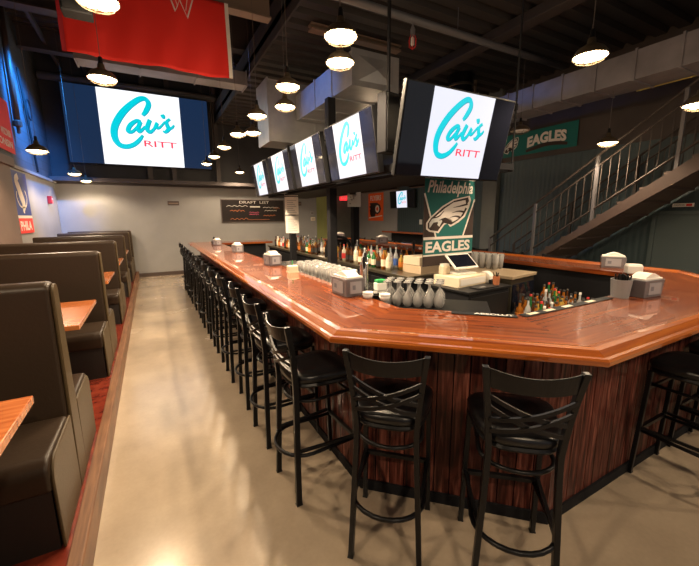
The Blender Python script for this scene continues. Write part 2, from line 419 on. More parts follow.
# beams
def ibeam_x(y, z0, z1, x0=XL, x1=XR, w=.22, t=.025):
    return MB().box(x0, x1, y - w / 2, y + w / 2, z0, z0 + t).box(x0, x1, y - .012, y + .012, z0 + t, z1).box(x0, x1, y - w / 2, y + w / 2, z1 - t, z1)
n = 6
for (yy, z0) in ((-1.0, 4.6), (7.9, 4.9), (10.4, 5.15)):
    struct('trim_%d' % n, ibeam_x(yy, z0, ZC), M['beam']); n += 1
struct('trim_%d' % n, ibeam_x(5.33, 4.31, 4.75, XL, 1.70, w=.16), M['flange']); n += 1
struct('trim_%d' % n, ibeam_x(5.30, 4.31, 4.40, 2.28, 3.85, w=.14), M['flange']); n += 1
lo = MB(); y = YF; p = []
while y < YB:
    p += [(y, 4.42), (y + .09, 4.42), (y + .12, 4.49), (y + .21, 4.49), (y + .24, 4.42)]; y += .3
a = [lo.bm.verts.new((1.96, q[0], q[1])) for q in p]; b = [lo.bm.verts.new((XR, q[0], q[1])) for q in p]
for i in range(len(p) - 1): lo.face([a[i], a[i + 1], b[i + 1], b[i]])
lo.box(1.93, XR, YF, YB, 4.50, 4.60); lo.box(1.93, 1.96, YF, YB, 4.36, 4.85)
struct('ceiling_low', lo, M['darkdeck'])
for xx in (4.9,):
    struct('trim_%d' % n, MB().box(xx - .11, xx + .11, YF, YB, 4.28, 4.42), M['beam'], bevel=.01); n += 1
for xx in (-1.6, -1.1, -.6):
    struct('trim_%d' % n, MB().box(xx, xx + .06, 5.2, YB, 5.28, 5.38), M['beam']); n += 1
for xx in (.15, .75, 1.95):
    struct('trim_%d' % n, MB().box(xx - .06, xx + .06, YB - .22, YB - .1, 2.7, ZC), M['beam']); n += 1

# ================================================================== BAR COUNTER
bar = thing('bar_counter', 'long U-shaped bar with glossy mahogany top and dark stained board front', 'bar counter', (0, 0, 0))
path = [(.80, 9.8), (.762, 1.61), (1.66, .738), (4.12, .738), (4.97, 1.585), (4.97, 9.5)]
MB().sweep(path, [(.13, 1.035), (.13, 1.068), (.65, 1.068), (.65, 1.02), (.13, 1.02), (.13, 1.035)]).build('countertop', M['barwood'], bar)
MB().sweep(path, [(.145, 1.026), (.0, 1.028), (-.004, 1.034), (-.004, 1.052), (.006, 1.060), (.022, 1.062), (.034, 1.070), (.055, 1.082), (.082, 1.086), (.108, 1.082), (.13, 1.069), (.145, 1.066), (.145, 1.026)]).build('arm_rail', M['railwood'], bar)
# far end leg of the U
fe = MB().sweep([(2.75, 9.8), (.785 + .001, 9.8)], [(0, 1.018), (0, 1.066), (.62, 1.066), (.62, 1.018), (0, 1.018)])
fe.build('far_return', M['barwood'], bar)
MB().box(1.05, 2.6, 9.3, 9.6, .0, 1.015).build('return_cabinet', M['blackmatte'], bar)
# vertical boards
bd = MB(); uvl = bd.bm.loops.layers.uv.new('UVMap')
def offs(path, d):
    P = [Vector(p) for p in path]; nor = [Vector((-(b - a).normalized().y, (b - a).normalized().x)) for a, b in zip(P, P[1:])]; out = []
    for i in range(len(P)):
        if i == 0: m = nor[0]
        elif i == len(P) - 1: m = nor[-1]
        else: m = (nor[i - 1] + nor[i]) / (1 + nor[i - 1].dot(nor[i]))
        out.append(P[i] + m * d)
    return out
PO = offs(path, .25); idx = 0
for a, b in zip(PO, PO[1:]):
    L = (b - a).length; k = max(1, round(L / .088)); d = (b - a) / L; nn = Vector((-d.y, d.x)); w = L / k
    for j in range(k):
        s0 = a + d * (j * w + .003); s1 = a + d * ((j + 1) * w - .003); q = random.uniform(0, .003)
        pts = [s0 + nn * q, s1 + nn * q, s1 + nn * .02, s0 + nn * .02]
        vb = [bd.bm.verts.new((p.x, p.y, .06)) for p in pts]; vt = [bd.bm.verts.new((p.x, p.y, 1.02)) for p in pts]
        for q4 in (0, 1, 3):
            f = bd.face([vb[q4], vb[(q4 + 1) % 4], vt[(q4 + 1) % 4], vt[q4]])
            for lp in f.loops:
                t = (Vector(lp.vert.co[:2]) - s0).dot(d); lp[uvl].uv = (lp.vert.co.z + idx * 1.7, idx * .088 + .004 + max(0, min(.078, t)))
        idx += 1
bd.build('front_boards', M['board'], bar, keepnormals=False)
MB().sweep(path, [(.272, 0), (.272, 1.02), (.60, 1.02), (.60, 0), (.272, 0)]).build('core_wall', M['blackmatte'], bar)
MB().sweep(path, [(.238, 0), (.238, .065), (.272, .065), (.272, 0), (.238, 0)]).build('toe_kick', M['blackmatte'], bar)

# ---- bar mats on the inner edge
def bar_mat(name_lab, a, b, patches, text=None):
    a = Vector(a); b = Vector(b); d = (b - a); L = d.length; ang = math.atan2(d.y, d.x)
    t = thing('bar_mat', name_lab, 'bar mat', (a.x, a.y, 1.069), ang, 'rubber bar mats')
    MB().box(0, L, 0, .062, 0, .005).build('mat', M['blackmatte'], t, bevel=.003)
    if patches:
        for q in patches: 
            o = MB().box(q * L, q * L + .09, .015, .045, .005, .006).build('printed_patch', M['cream'], t)
    if text:
        m = MB(); text_into(m, text, .35 * L, .95 * L, .015, .050, lambda x, y: (x, y, .006), bold=.03)
        m.build('lettering', M['white'], t, keepnormals=True)
    return t
bar_mat('black bar mat with pale lettering at the corner behind the near stools', (1.595, 1.600), (1.865, 1.330), None, 'ABSOLUT')
bar_mat('long black bar mat with cream patches along the near inner edge', (1.93, 1.315), (2.90, 1.315), [.05, .22, .42, .70])

# ================================================================== BAR STOOLS
def make_stool():
    t = thing('bar_stool', '', 'bar stool', (0, 0, 0), 0, 'black cross-back bar stools around the bar')
    for s in (-1, 1):
        pts = smooth_path([(s * .168, -.205, 0), (s * .152, -.197, .35), (s * .138, -.188, .66), (s * .142, -.192, .78), (s * .157, -.210, .94), (s * .176, -.240, 1.098)], 4)
        MB().strip(pts, (.0125, 0, 0), (0, .0165, 0)).build('rear_leg', M['blackmetal'], t, bevel=.003)
        MB().strip([(s * .185, .195, 0), (s * .172, .165, .72)], (.0125, 0, 0), (0, .0125, 0)).build('front_leg', M['blackmetal'], t, bevel=.003)
        MB().box(s * .168 - .014, s * .168 + .014, -.223, -.187, 0, .008).build('floor_glide', M['blackplastic'], t)
        MB().box(s * .185 - .014, s * .185 + .014, .181, .209, 0, .008).build('floor_glide', M['blackplastic'], t)
        MB().bar((s * .153, -.195, .33), (s * .181, .18, .33), .016).build('side_bar', M['blackmetal'], t)
    # seat: rounded trapezoid cushion
    o = []
    for ang in range(0, 360, 10):
        c, q = math.cos(math.radians(ang)), math.sin(math.radians(ang))
        e = 2 / 3.6; x = math.copysign(abs(c) ** e, c); yy = math.copysign(abs(q) ** e, q)
        o.append((x * (.185 + .028 * yy), .0 + yy * .200))
    m = MB(); rings = []
    for (k, z) in ((.93, .735), (1., .742), (1.01, .762), (.985, .778), (.90, .788), (.6, .792)):
        rings.append([m.bm.verts.new((x * k, yy * k, z)) for x, yy in o])
    for A, B in zip(rings, rings[1:]):
        for i in range(len(o)): m.face([A[i], A[(i + 1) % len(o)], B[(i + 1) % len(o)], B[i]])
    m.face(rings[0][::-1]); m.face(rings[-1])
    m.build('seat', M['blackvinyl'], t, smooth=True)
    m = MB(); pr = [(x * .93, yy * .93) for x, yy in o]; m.tube([(x, yy, .722) for x, yy in pr], .013, 6, closed=True); m.build('seat_frame', M['blackmetal'], t)
    # curved rings
    def arc(z, r, yc, y_end, xh):
        pts = [(-xh, y_end, z)]
        for k in range(0, 13):
            a = PI + PI * k / 12; pts.append((xh * 1.06 * math.cos(a), yc + r * math.sin(a), z))
        pts.append((xh, y_end, z)); return pts
    MB().tube(arc(.305, .155, -.11, .185, .165), .0115, 8).build('foot_ring', M['blackmetal'], t, smooth=True)
    MB().tube(arc(.625, .125, -.07, .165, .145), .010, 8).build('upper_ring', M['blackmetal'], t, smooth=True)
    MB().bar((-.178, .183, .315), (.178, .183, .315), .022, .022).build('foot_bar', M['blackmetal'], t)
    MB().bar((-.168, .168, .60), (.168, .168, .60), .016).build('front_brace', M['blackmetal'], t)
    # back: curved top rail and four crossing slats
    def yb(x, z): return -.195 - (z - .84) * .165 - .040 * (1 - (x / .18) ** 2)
    def hw(z): return .141 + max(0, z - .80) * .115
    def slat(m, xa, za, xb, zb, h, th=.006, off=0):
        pts = []
        for k in range(13):
            s = k / 12; x = xa + (xb - xa) * s; z = za + (zb - za) * s - (0.0)
            sag = .012 * math.sin(PI * s); pts.append((x, yb(x, z) + off, z - sag))
        m.strip(pts, (0, th, 0), (0, 0, h / 2))
    m = MB()
    pts = [(-.180 + .360 * k / 14, 0, 0) for k in range(15)]
    rings = []
    for x, _, _ in pts:
        zt = 1.095 - .022 * (1 - (x / .18) ** 2); zb_ = 1.010 - .012 * (1 - (x / .18) ** 2); x = x / .18
        rings.append([m.bm.verts.new((x * (hw(zz) - .003), yb(x * hw(zz), zz) + dy, zz)) for zz, dy in ((zb_, -.004), (zt, -.004), (zt, .005), (zb_, .005))])
    for A, B in zip(rings, rings[1:]):
        for k in range(4): m.face([A[k], A[(k + 1) % 4], B[(k + 1) % 4], B[k]])
    m.face(rings[0]); m.face(rings[-1]); m.build('back_rail', M['blackmetal'], t, bevel=.002)
    for dz, off in ((0, 0), (-.052, 0)):
        for s in (-1, 1):
            m = MB(); za, zb2 = .972 + dz, .862 + dz; slat(m, -s * hw(za), za, s * hw(zb2), zb2, .018, off=.004 * s); m.build('cross_slat', M['blackmetal'], t)
    return t
stool = make_stool(); index_kids()
SG = 'black cross-back bar stools around the bar'
stool.location = (.992, 1.372, 0); stool.rotation_euler = (0, 0, math.radians(46 - 90))
stool['label'] = 'black cross-back bar stool in the foreground, the left one of the two at the corner'
dup(stool, (1.38, .965, 0), math.radians(49 - 90), 'black cross-back bar stool in the foreground, the right one of the two at the corner')
for i in range(13):
    w = ['closest to the camera', 'second from the near end', 'third from the near end', 'fourth from the near end', 'fifth from the near end', 'sixth from the near end', 'seventh, in the middle of the row', 'sixth from the back wall end', 'fifth from the back wall end', 'fourth from the back wall end', 'third from the back wall end', 'second from the back wall end', 'last one towards the back wall'][i]
    dup(stool, (.815 + random.uniform(-.012, .012), 1.95 + .61 * i, 0), -PI / 2 + random.uniform(-.05, .05), 'black bar stool in the row along the aisle, ' + w)
for i, x in enumerate((2.81, 3.37, 3.95)):
    dup(stool, (x, .775, 0), 0, 'black bar stool under the right-hand near edge of the bar, ' + ['nearest the corner', 'second from the corner', 'third from the corner'][i])

# ================================================================== BOOTHS
def round_prof(w0, w1, h, r=.045, n=6):
    """outline (y,z) of a back: width w0 at the bottom, w1 at the top, rounded top"""
    out = [(-w0 / 2, 0)]
    for k in range(n + 1):
        a = PI - PI / 2 * k / n; out.append((-w1 / 2 + r + r * math.cos(a), h - r + r * math.sin(a)))
    for k in range(n + 1):
        a = PI / 2 - PI / 2 * k / n; out.append((w1 / 2 - r + r * math.cos(a), h - r + r * math.sin(a)))
    out.append((w0 / 2, 0)); return out
def seat_prof(y0, y1, z0, z1, r=.07, n=6):
    s = 1 if y1 > y0 else -1; out = [(y0, z0), (y0, z1)]
    for k in range(n + 1):
        a = PI / 2 - PI * .5 * k / n; out.append((y1 - s * r + s * r * math.cos(a), z1 - r + r * math.sin(a)))
    out.append((y1 - s * .01, z0)); return out
def make_booth(x0=-1.41, single=False):
    t = thing('booth_bench', '', 'booth bench', (0, 0, 0), 0, 'brown vinyl booth benches on the platform')
    H = 1.175
    MB().extr(round_prof(.22, .13, H), 'x', x0, -.012).build('backrest', M['vinyl'], t, bevel=.02, seg=4)
    MB().extr(round_prof(.20, .11, H - .012), 'x', -.012, .004).build('end_panel', M['vinylend'], t, bevel=.008, seg=3)
    sides = (-1,) if single else (-1, 1)
    for s in sides:
        MB().extr(seat_prof(s * .11, s * .56, .30, .46), 'x', x0, -.01).build('seat_cushion', M['vinyl'], t, bevel=.02, seg=4)
        MB().box(x0, -.02, min(s * .10, s * .53), max(s * .10, s * .53), 0, .31).build('seat_base', M['plinth'], t)
        MB().extr(seat_prof(s * .10, s * .545, 0, .45, .09), 'x', -.012, .002).build('seat_end_panel', M['vinylend'], t, bevel=.008, seg=3)
    return t
booth = make_booth(); index_kids(); XB = -.48
BY = [2.42, 4.50, 6.52, 8.55, 10.55]
BL = ['nearest the camera, beside the first table', 'second from the camera, behind the first table', 'third from the camera', 'fourth from the camera, by the blue banner', 'fifth from the camera, near the back wall']
booth.location = (XB, BY[0], .17); booth['label'] = 'brown vinyl double booth bench with high back, ' + BL[0]
for yy, l in zip(BY[1:], BL[1:]): dup(booth, (XB, yy, .17), 0, 'brown vinyl double booth bench with high back, ' + l)
b2 = make_booth(single=True); b2.location = (XB, YB - .13, .17); b2['label'] = 'brown vinyl booth bench with its back against the grey back wall'
b3 = dup(booth, (XB, .36, .17), 0, 'brown vinyl double booth bench at the left edge, in front of the first table')
def make_table():
    t = thing('booth_table', '', 'table', (0, 0, 0), 0, 'wooden booth tables on the platform')
    MB().box(-1.40, 0, -.46, .46, .735, .77).build('tabletop', M['tablewood'], t, bevel=.004)
    MB().tube([(-.45, 0, .02), (-.45, 0, .735)], .035, 12).build('pedestal', M['blackmetal'], t)
    MB().box(-.70, -.20, -.035, .035, 0, .025).box(-.485, -.415, -.25, .25, 0, .024).build('base', M['blackmetal'], t, bevel=.005)
    return t
tb = make_table(); index_kids()
TY = [1.42, 3.50, 5.53, 7.53, 9.55]
TL = ['at the left edge, nearest the camera', 'second from the camera, between two high backs', 'third from the camera', 'fourth from the camera', 'last one before the back wall']
tb.location = (-.50, TY[0], .17); tb['label'] = 'reddish wooden booth table ' + TL[0]
for yy, l in zip(TY[1:], TL[1:]): dup(tb, (-.50, yy, .17), 0, 'reddish wooden booth table ' + l)

# ================================================================== TELEVISIONS
# logo strokes traced in the picture's own unit square
def nrm(x, y):
    u = .5; t = .5
    for _ in range(12):
        t = (y - (-36 + 90 * u)) / (672 - 54 * u); u = (x - (-81 + 90 * t)) / (744 - 36 * t)
    return u, 1 - t
LOGO = [
    [(322, 205, 26), (352, 168, 42), (376, 110, 46), (352, 66, 42), (300, 62, 46), (220, 110, 52), (140, 190, 58), (86, 290, 60), (80, 380, 58), (115, 455, 50), (180, 480, 44), (250, 460, 38), (300, 415, 32), (326, 378, 18)],
    [(306, 256, 22), (270, 250, 30), (215, 290, 38), (195, 340, 36), (228, 350, 26), (270, 312, 22), (302, 268, 22)],
    [(304, 258, 34), (282, 325, 38), (302, 346, 28), (348, 300, 20)],
    [(388, 242, 36), (364, 318, 40), (386, 350, 34), (424, 326, 24), (454, 270, 28), (448, 308, 28), (476, 312, 20), (530, 258, 16)],
    [(576, 236, 22), (546, 258, 26), (550, 292, 40), (562, 322, 38), (534, 350, 28), (510, 342, 16)],
    [(562, 330, 24), (600, 308, 20), (614, 288, 12)],
    [(503, 198, 36), (510, 214, 40), (516, 232, 22)],
]
def make_tv(w, h, label, loc, rot, group=None, picmat='picture', side='screen', depth=.05, bezel=.012, name='television', pic=.56):
    t = thing(name, label, 'television', loc, rot, group)
    MB().box(-w / 2, w / 2, -.012, depth, -h / 2, h / 2).build('cabinet', M['blackplastic'], t, bevel=.004)
    s = MB().box(-w / 2 + bezel, w / 2 - bezel, -.016, -.010, -h / 2 + bezel, h / 2 - bezel).build('screen', M[side], t)
    ph = h - 2 * bezel - .004; pw = w * pic; x0 = -pw / 2 ; z0 = -ph / 2
    m = MB(); m.poly([(x0, z0), (x0 + pw, z0), (x0 + pw, -z0), (x0, -z0)], frontfn(.0175)); m.build('picture', M[picmat], s)
    def place(dx, dz, off, grow, mname, nm):
        m = MB()
        for st in LOGO:
            pts = []
            for (x, y, ww) in st:
                u, v = nrm(x, y); pts.append((x0 + u * pw + dx, z0 + v * ph + dz, (ww / 740 * pw) + grow))
            ribbon(m, pts, .01, frontfn(off))
        m.build(nm, M[mname], s, keepnormals=True)
    place(pw * .008, -ph * .008, .0182, 0, 'tealedge', 'script_shadow'); place(0, 0, .0190, 0, 'teal', 'script_lettering')
    m = MB(); text_into(m, 'RITT', x0 + pw * .50, x0 + pw * .92, z0 + ph * .27, z0 + ph * .355, frontfn(.0192), bold=.012); m.build('small_lettering', M['red_e'], s, keepnormals=True)
    return t
# big video wall
make_tv(3.28, 1.83, 'huge video wall with dark blue sides high on the back wall', (.07, 11.35, 3.95), 0, picmat='ledpicture', side='ledblue', depth=.10, bezel=.01, name='video_wall', pic=.565)
# near television, tilted down, facing the camera
make_tv(1.18, .675, 'large television above the corner of the bar, closest to the camera', (2.295, 2.325, 2.315), (math.radians(12.5), 0, 0), 'televisions hung over the bar', depth=.03)
for i, yc in enumerate((3.72, 4.97, 6.19, 7.40)):
    make_tv(1.10, .635, 'tilted television facing the aisle in the row over the bar, ' + ['nearest of the four', 'second of the four', 'third of the four', 'farthest of the four'][i], (2.05, yc, 2.425), (math.radians(9), 0, -PI / 2), 'televisions hung over the bar')
for i, yc in enumerate((3.9, 5.3, 6.7)):
    make_tv(1.10, .635, 'dark-backed television facing the stairs behind the aisle row, ' + ['nearest', 'middle', 'farthest'][i], (3.55, yc, 2.40), (math.radians(9), 0, PI / 2), 'televisions hung over the bar')
make_tv(1.30, .55, 'small television on the dark green wall beyond the bar', (XR - .09, 9.62, 2.21), (math.radians(4), 0, -PI / 2 + .0), pic=.42)
# rack that carries them
rk = thing('television_rack', 'black steel hanging frame that carries the televisions over the bar', 'rack', (0, 0, 0))
for x in (2.25, 3.35):
    MB().box(x - .03, x + .03, 2.6, 8.1, 2.12, 2.20).build('side_rail', M['blackmatte'], rk)
    MB().box(x - .03, x + .03, 2.6, 8.1, 2.72, 2.78).build('upper_rail', M['blackmatte'], rk)
for yy in (2.6, 4.35, 5.6, 6.8, 8.05):
    MB().box(2.25, 3.35, yy - .025, yy + .025, 2.13, 2.19).build('cross_rail', M['blackmatte'], rk)
    for x in (3.35,): MB().box(x - .007, x + .007, yy - .007, yy + .007, 2.12, 2.98 if 4 < yy < 7.5 else 4.45).build('hanger', M['blackmatte'], rk)
MB().box(2.22, 2.9, 2.50, 2.56, 2.0, 2.55).build('mount_plate', M['blackmatte'], rk)
MB().box(2.35, 3.25, 2.75, 8.0, 2.09, 2.12).build('cable_tray', M['blackmatte'], rk)
# black loudspeaker between TVs
def speaker(loc, size, rot, lab):
    t = thing('loudspeaker', lab, 'loudspeaker', loc, rot)
    a, b, c = size
    MB().box(-a / 2, a / 2, -b / 2, b / 2, 0, c).build('cabinet', M['blackmatte'], t, bevel=.01)
    MB().box(-a / 2 + .015, a / 2 - .015, -b / 2 - .008, -b / 2, .015, c - .015).build('grille', M['blackplastic'], t)
    MB().box(-.012, .012, -.012, .012, c, 4.45 - loc[2]).build('hanging_bracket', M['blackmatte'], t)
speaker((2.09, 3.03, 2.27), (.18, .12, .54), .2, 'black loudspeaker hanging between the near television and the aisle row')
speaker((-.29, 3.2, 2.99), (.17, .12, .30), 0, 'black loudspeaker overlapping the upper left of the red flag')

# ================================================================== COLUMNS
def column(x, y, w, z1, lab, sheet=None):
    t = thing('steel_column', lab, 'column', (x, y, 0), 0)
    MB().box(-w / 2, w / 2, -w / 2, w / 2, 0, z1).build('shaft', M['blackmatte'], t, bevel=.006)
    MB().box(-w, w, -w, w, 0, .015).build('base_plate', M['blackmatte'], t)
    return t
column(2.46, 5.05, .12, 3.36, 'black steel column rising from the middle of the bar island')
column(3.62, 6.38, .13, 4.40, 'black steel column with a silver poster, right of the other one')
column(2.50, 6.95, .11, 3.2, 'black steel column behind white notices, nearest the drinks board')
t = thing('notice_sheets', 'three white notice sheets pinned one above another on a column', 'notices', (2.47, 6.86, 1.35), -.35)
for k in range(3):
    s = MB().box(-.13, .13, -.006, 0, .01 + .36 * k, .35 + .36 * k).build('sheet', M['paper'], t)
    m = MB()
    for q in range(7): m.box(-.09, .09 - .03 * (q % 3), -.0075, -.006, .05 + .36 * k + q * .038, .06 + .36 * k + q * .038)
    m.build('printed_lines', M['label'], s)
t = thing('poster', 'silver blue framed poster fixed to the right-hand column', 'poster', (3.54, 6.27, 1.86), -.35)
MB().box(-.13, .13, -.012, 0, 0, .42).build('frame', M['silver'], t)
m = MB()
for q in range(26):
    x = random.uniform(-.11, .08); z = random.uniform(.03, .36); m.box(x, x + random.uniform(.01, .04), -.0135, -.012, z, z + random.uniform(.01, .05))
m.build('print', M['bucket'], t)

# ================================================================== PENDANT LAMPS
def make_lamp(on=True, R=.127):
    t = thing('pendant_lamp', '', 'pendant lamp', (0, 0, 0), 0, 'caged pendant lamps')
    k = R / .15
    MB().lathe([(.020, .135), (.028, .13), (.032, .095), (.06 * k, .082), (.11 * k, .058), (.142 * k, .022), (R, 0)], 28).build('shade', M['shade'], t, smooth=True)
    MB().lathe([(.148 * k, 0), (.140 * k, .018), (.108 * k, .052), (.06 * k, .076), (0, .08)], 28).build('reflector', M['shadein'], t, smooth=True)
    MB().lathe([(.0, .20), (.016, .195), (.022, .135), (.022, .10), (0, .10)], 12).build('socket', M['blackmetal'], t)
    MB().lathe([(0, -.030), (.05 * k, -.027), (.09 * k, -.014), (.118 * k, .006), (.122 * k, .02), (.08 * k, .05), (0, .06)], 24).build('bulb', M['bulb' if on else 'white'], t, smooth=True)
    g = MB()
    for (r, z) in ((.146 * k, -.002), (.118 * k, -.028), (.065 * k, -.045)):
        g.tube([(r * math.cos(2 * PI * q / 20), r * math.sin(2 * PI * q / 20), z) for q in range(20)], .003, 5, closed=True)
    for q in range(6):
        a = 2 * PI * q / 6; g.tube([(r * math.cos(a), r * math.sin(a), z) for r, z in ((.146 * k, -.002), (.118 * k, -.028), (.065 * k, -.045), (0, -.048))], .0025, 4)
    g.build('wire_guard', M['shade'], t)
    if on:
        l = bpy.data.lights.new('bulb_light', 'SPOT'); l.spot_size = math.radians(158); l.spot_blend = .35; l.energy = LP; l.color = (1., .77, .52); l.shadow_soft_size = .06
        o = bpy.data.objects.new('bulb_light', l); C.objects.link(o); o.parent = t; o.location = (0, 0, -.09)
        l2 = bpy.data.lights.new('added_spill', 'POINT'); l2.energy = 9.; l2.color = (1., .74, .46); l2.shadow_soft_size = .06  # weak extra point light, added to brighten what hangs above the shade
        o = bpy.data.objects.new('added_spill', l2); C.objects.link(o); o.parent = t; o.location = (0, 0, -.09)
    return t
LP = 64.
lamp = make_lamp(); index_kids()
def cord(z, parent, topz=5.6): return MB().tube([(0, 0, .2), (0, 0, topz - z)], .003, 5).build('cord', M['cord'], parent)
LAMPS = []
for i, yy in enumerate((2.65, 3.85, 5.07, 6.29, 7.51, 8.73, 9.95)):
    LAMPS.append((1.39, yy, 3.0, 'lit pendant lamp in the long row over the bar, ' + ['first', 'second', 'third', 'fourth', 'fifth', 'sixth', 'seventh'][i] + ' from the camera'))
for i, (x, yy, z) in enumerate(((1.60, 3.07, 3.0), (1.59, 4.52, 3.0), (1.58, 6.08, 3.0))):
    LAMPS.append((x, yy, z, 'lit pendant lamp directly below the starry one, ' + ['by the near duct end', 'left of the blue-lit duct', 'third back'][i]))
LAMPS += [(2.42, 11.0, 2.96, 'small lit pendant lamp above the drinks board'),
          (-.27, 4.46, 3.0, 'lit pendant lamp just below the red flag'),
          (-.16, 2.95, 3.0, 'lit pendant lamp glowing against the top of the red flag'),
          (-1.27, 6.66, 2.6, 'lit pendant lamp over the booths beside the blue-lit brick'),
          (-1.30, 9.75, 2.61, 'lit pendant lamp below the left end of the video wall'),
          (-1.28, 11.2, 2.59, 'small lit pendant lamp over the last booth table'),
          (3.18, 1.82, 2.90, 'large lit caged pendant lamp right of the near television'),
          (5.7, 2.9, 2.65, 'lit pendant lamp in front of the stair railing'),
          (4.5, 1.55, 2.65, 'lit pendant lamp cut by the right edge'),
          (4.4, 7.0, 3.0, 'lit pendant lamp over the far side of the bar'),
          (3.9, 9.0, 2.75, 'small lit pendant lamp seen beneath the televisions'),
          (-1.3, .5, 2.9, 'added unseen pendant lamp over the booths behind the camera'), (.3, -1.2, 3.0, 'added unseen pendant lamp over the aisle behind the camera'), (3.0, -.8, 3.0, 'added unseen pendant lamp behind the near bar stools'), (5.2, -1.2, 3.0, 'added unseen pendant lamp behind the right-hand stools')]  # unseen lamps behind the camera, added for light and reflections
for i, (x, yy, z, lab) in enumerate(LAMPS):
    c = lamp if i == 0 else dup(lamp, (x, yy, z), random.uniform(0, 6))
    c.location = (x, yy, z); c['label'] = lab; c['group'] = 'caged pendant lamps'
index_kids()
roots = [o for o in bpy.data.objects if o.name.startswith('pendant_lamp')]
for r in roots:
    tz = 5.6 if r.location.x < 1.9 else 4.42
    if abs(r.location.x - 5.7) < .01: tz = 3.32
    if abs(r.location.x - 3.18) < .01: tz = 2.9 + (4.42 - 2.9) / 1.38
    cord(r.location.z, r, tz)
off = make_lamp(False, .15); off.location = (5.34, 4.04, 3.0); off['label'] = 'unlit pendant lamp in front of the green wall banner'; cord(3.0, off, 4.06)
for r in roots:
    if r.location.y == 1.82 and abs(r.location.x - 3.18) < .01: r.scale = (1.38, 1.38, 1.38)

# ================================================================== DUCTS, PIPES
def duct(lab, x0, x1, y0, y1, z0, z1, mname, step, axis='y', name='air_duct'):
    t = thing(name, lab, 'air duct', ((x0 + x1) / 2, (y0 + y1) / 2, z0))
    cx, cy = (x0 + x1) / 2, (y0 + y1) / 2
    MB().box(x0 - cx, x1 - cx, y0 - cy, y1 - cy, 0, z1 - z0).build('casing', M[mname], t)
    a, b = (y0, y1) if axis == 'y' else (x0, x1); p = a
    while p < b + .01:
        q = p - (cy if axis == 'y' else cx)
        m = MB(); e = .018
        if axis == 'y': m.box(x0 - cx - e, x1 - cx + e, q - .012, q + .012, -e, z1 - z0 + e)
        else: m.box(q - .012, q + .012, y0 - cy - e, y1 - cy + e, -e, z1 - z0 + e)
        m.build('flange', M[mname], t); p += step
    return t
d = duct('silver sheet metal duct over the bar with a pale cross-creased end', 2.53, 3.25, 4.50, 6.6, 3.40, 3.82, 'galv', .62)
m = MB(); v = [m.bm.verts.new(q) for q in ((-.345, -1.053, .02), (.345, -1.053, .02), (.345, -1.053, .40), (-.345, -1.053, .40), (0, -1.10, .21))]
for k in range(4): m.face([v[k], v[(k + 1) % 4], v[4]])
m.build('end_cap', M['galv'], d)
duct('grey sheet metal duct crossing beyond the silver one', 2.02, 3.9, 6.64, 7.3, 3.02, 4.05, 'galv', .9, 'x')
duct('dull grey duct high behind the red flag', -.8, 1.9, 7.58, 7.95, 4.19, 4.43, 'paintgrey', .9, 'x')
duct('long painted duct running along the ceiling towards the stairs', 5.45, 5.95, -2.5, 7.5, 3.32, 3.66, 'paintgrey', .46)
t = thing('conduit_pipe', 'grey pipe crossing the ceiling above the near television', 'pipe', (3.6, 4.03, 4.1))
MB().tube([(-1.6, 0, 0), (2.7, 0, 0)], .045, 12).build('pipe', M['pipe'], t, smooth=True)
for x in (-1.2, .3, 1.6): MB().tube([(x, 0, 0), (x, 0, .33)], .006, 5).build('hanger_rod', M['pipe'], t)
t = thing('conduit_pipe', 'blue-lit pipe crossing the back wall above the video wall', 'pipe', (.1, 11.6, 5.02))
MB().tube([(-2.1, 0, 0), (2.3, 0, 0)], .09, 12).build('pipe', M['pipe'], t, smooth=True)
t = thing('conduit_pipe', 'thin light tube with painted yellow glow under the ceiling above the stair railing', 'pipe', (6.3, 2.0, 3.42))
MB().tube([(0, -1.2, 0), (0, .9, 0)], .02, 8).build('pipe', M['yellow'], t)  # far light tube, not a conduit; its glow is put into the yellow colour
t = thing('caged_work_light', 'small red caged fitting hanging from the ceiling pipe', 'fitting', (3.14, 4.03, 3.79))
MB().lathe([(0, .12), (.03, .12), (.03, .2), (.012, .24), (.012, .27), (0, .27)], 10).build('socket', M['pipe'], t)
m = MB()
for k in range(6):
    a = k * PI / 3; m.tube([(.028 * math.cos(a), .028 * math.sin(a), .13), (.05 * math.cos(a), .05 * math.sin(a), .08), (.045 * math.cos(a), .045 * math.sin(a), .0), (0, 0, -.03)], .004, 4)
m.build('cage', M['redplastic'], t)
MB().lathe([(0, .0), (.022, .02), (.022, .1), (0, .12)], 8).build('bulb', M['white'], t)
t = thing('exhaust_pipe', 'dark round riser pipe between the long duct and the ceiling', 'pipe', (5.70, 5.75, 3.68))
MB().lathe([(0, 0), (.24, 0), (.24, .73), (0, .73)], 24).build('pipe', M['blackmetal'], t, smooth=False)
for k in range(2): MB().lathe([(.24, .3 * k + .2), (.252, .3 * k + .21), (.252, .3 * k + .24), (.24, .3 * k + .25)], 24).build('seam_ring', M['steeldark'], t)
t = thing('ceiling_bracket', 'pale steel bracket beside the dark round riser pipe', 'bracket', (6.10, 5.80, 3.3))
MB().box(-.09, -.05, -.02, .02, 0, 1.12).build('post', M['flange'], t)
MB().box(.05, .09, -.02, .02, 0, 1.12).build('post', M['flange'], t)
MB().box(-.09, .09, -.02, .02, 1.0, 1.05).build('cross_piece', M['flange'], t)
t = thing('wall_pipe', 'brown vertical pipe with valve on the blue-lit brick wall', 'pipe', (XL + .06, 9.15, 3.35))
MB().tube([(0, 0, .1), (0, .1, 2.2)], .05, 10).build('pipe', M['stair'], t, smooth=True)
MB().lathe([(0, -.12), (.03, -.1), (.03, .0), (.07, .02), (.07, .1), (.05, .12), (0, .12)], 10).build('valve', M['stair'], t)
t = thing('wall_cable', 'black cable looped on a hook on the brick wall', 'cable', (XL + .03, 9.9, 2.66))
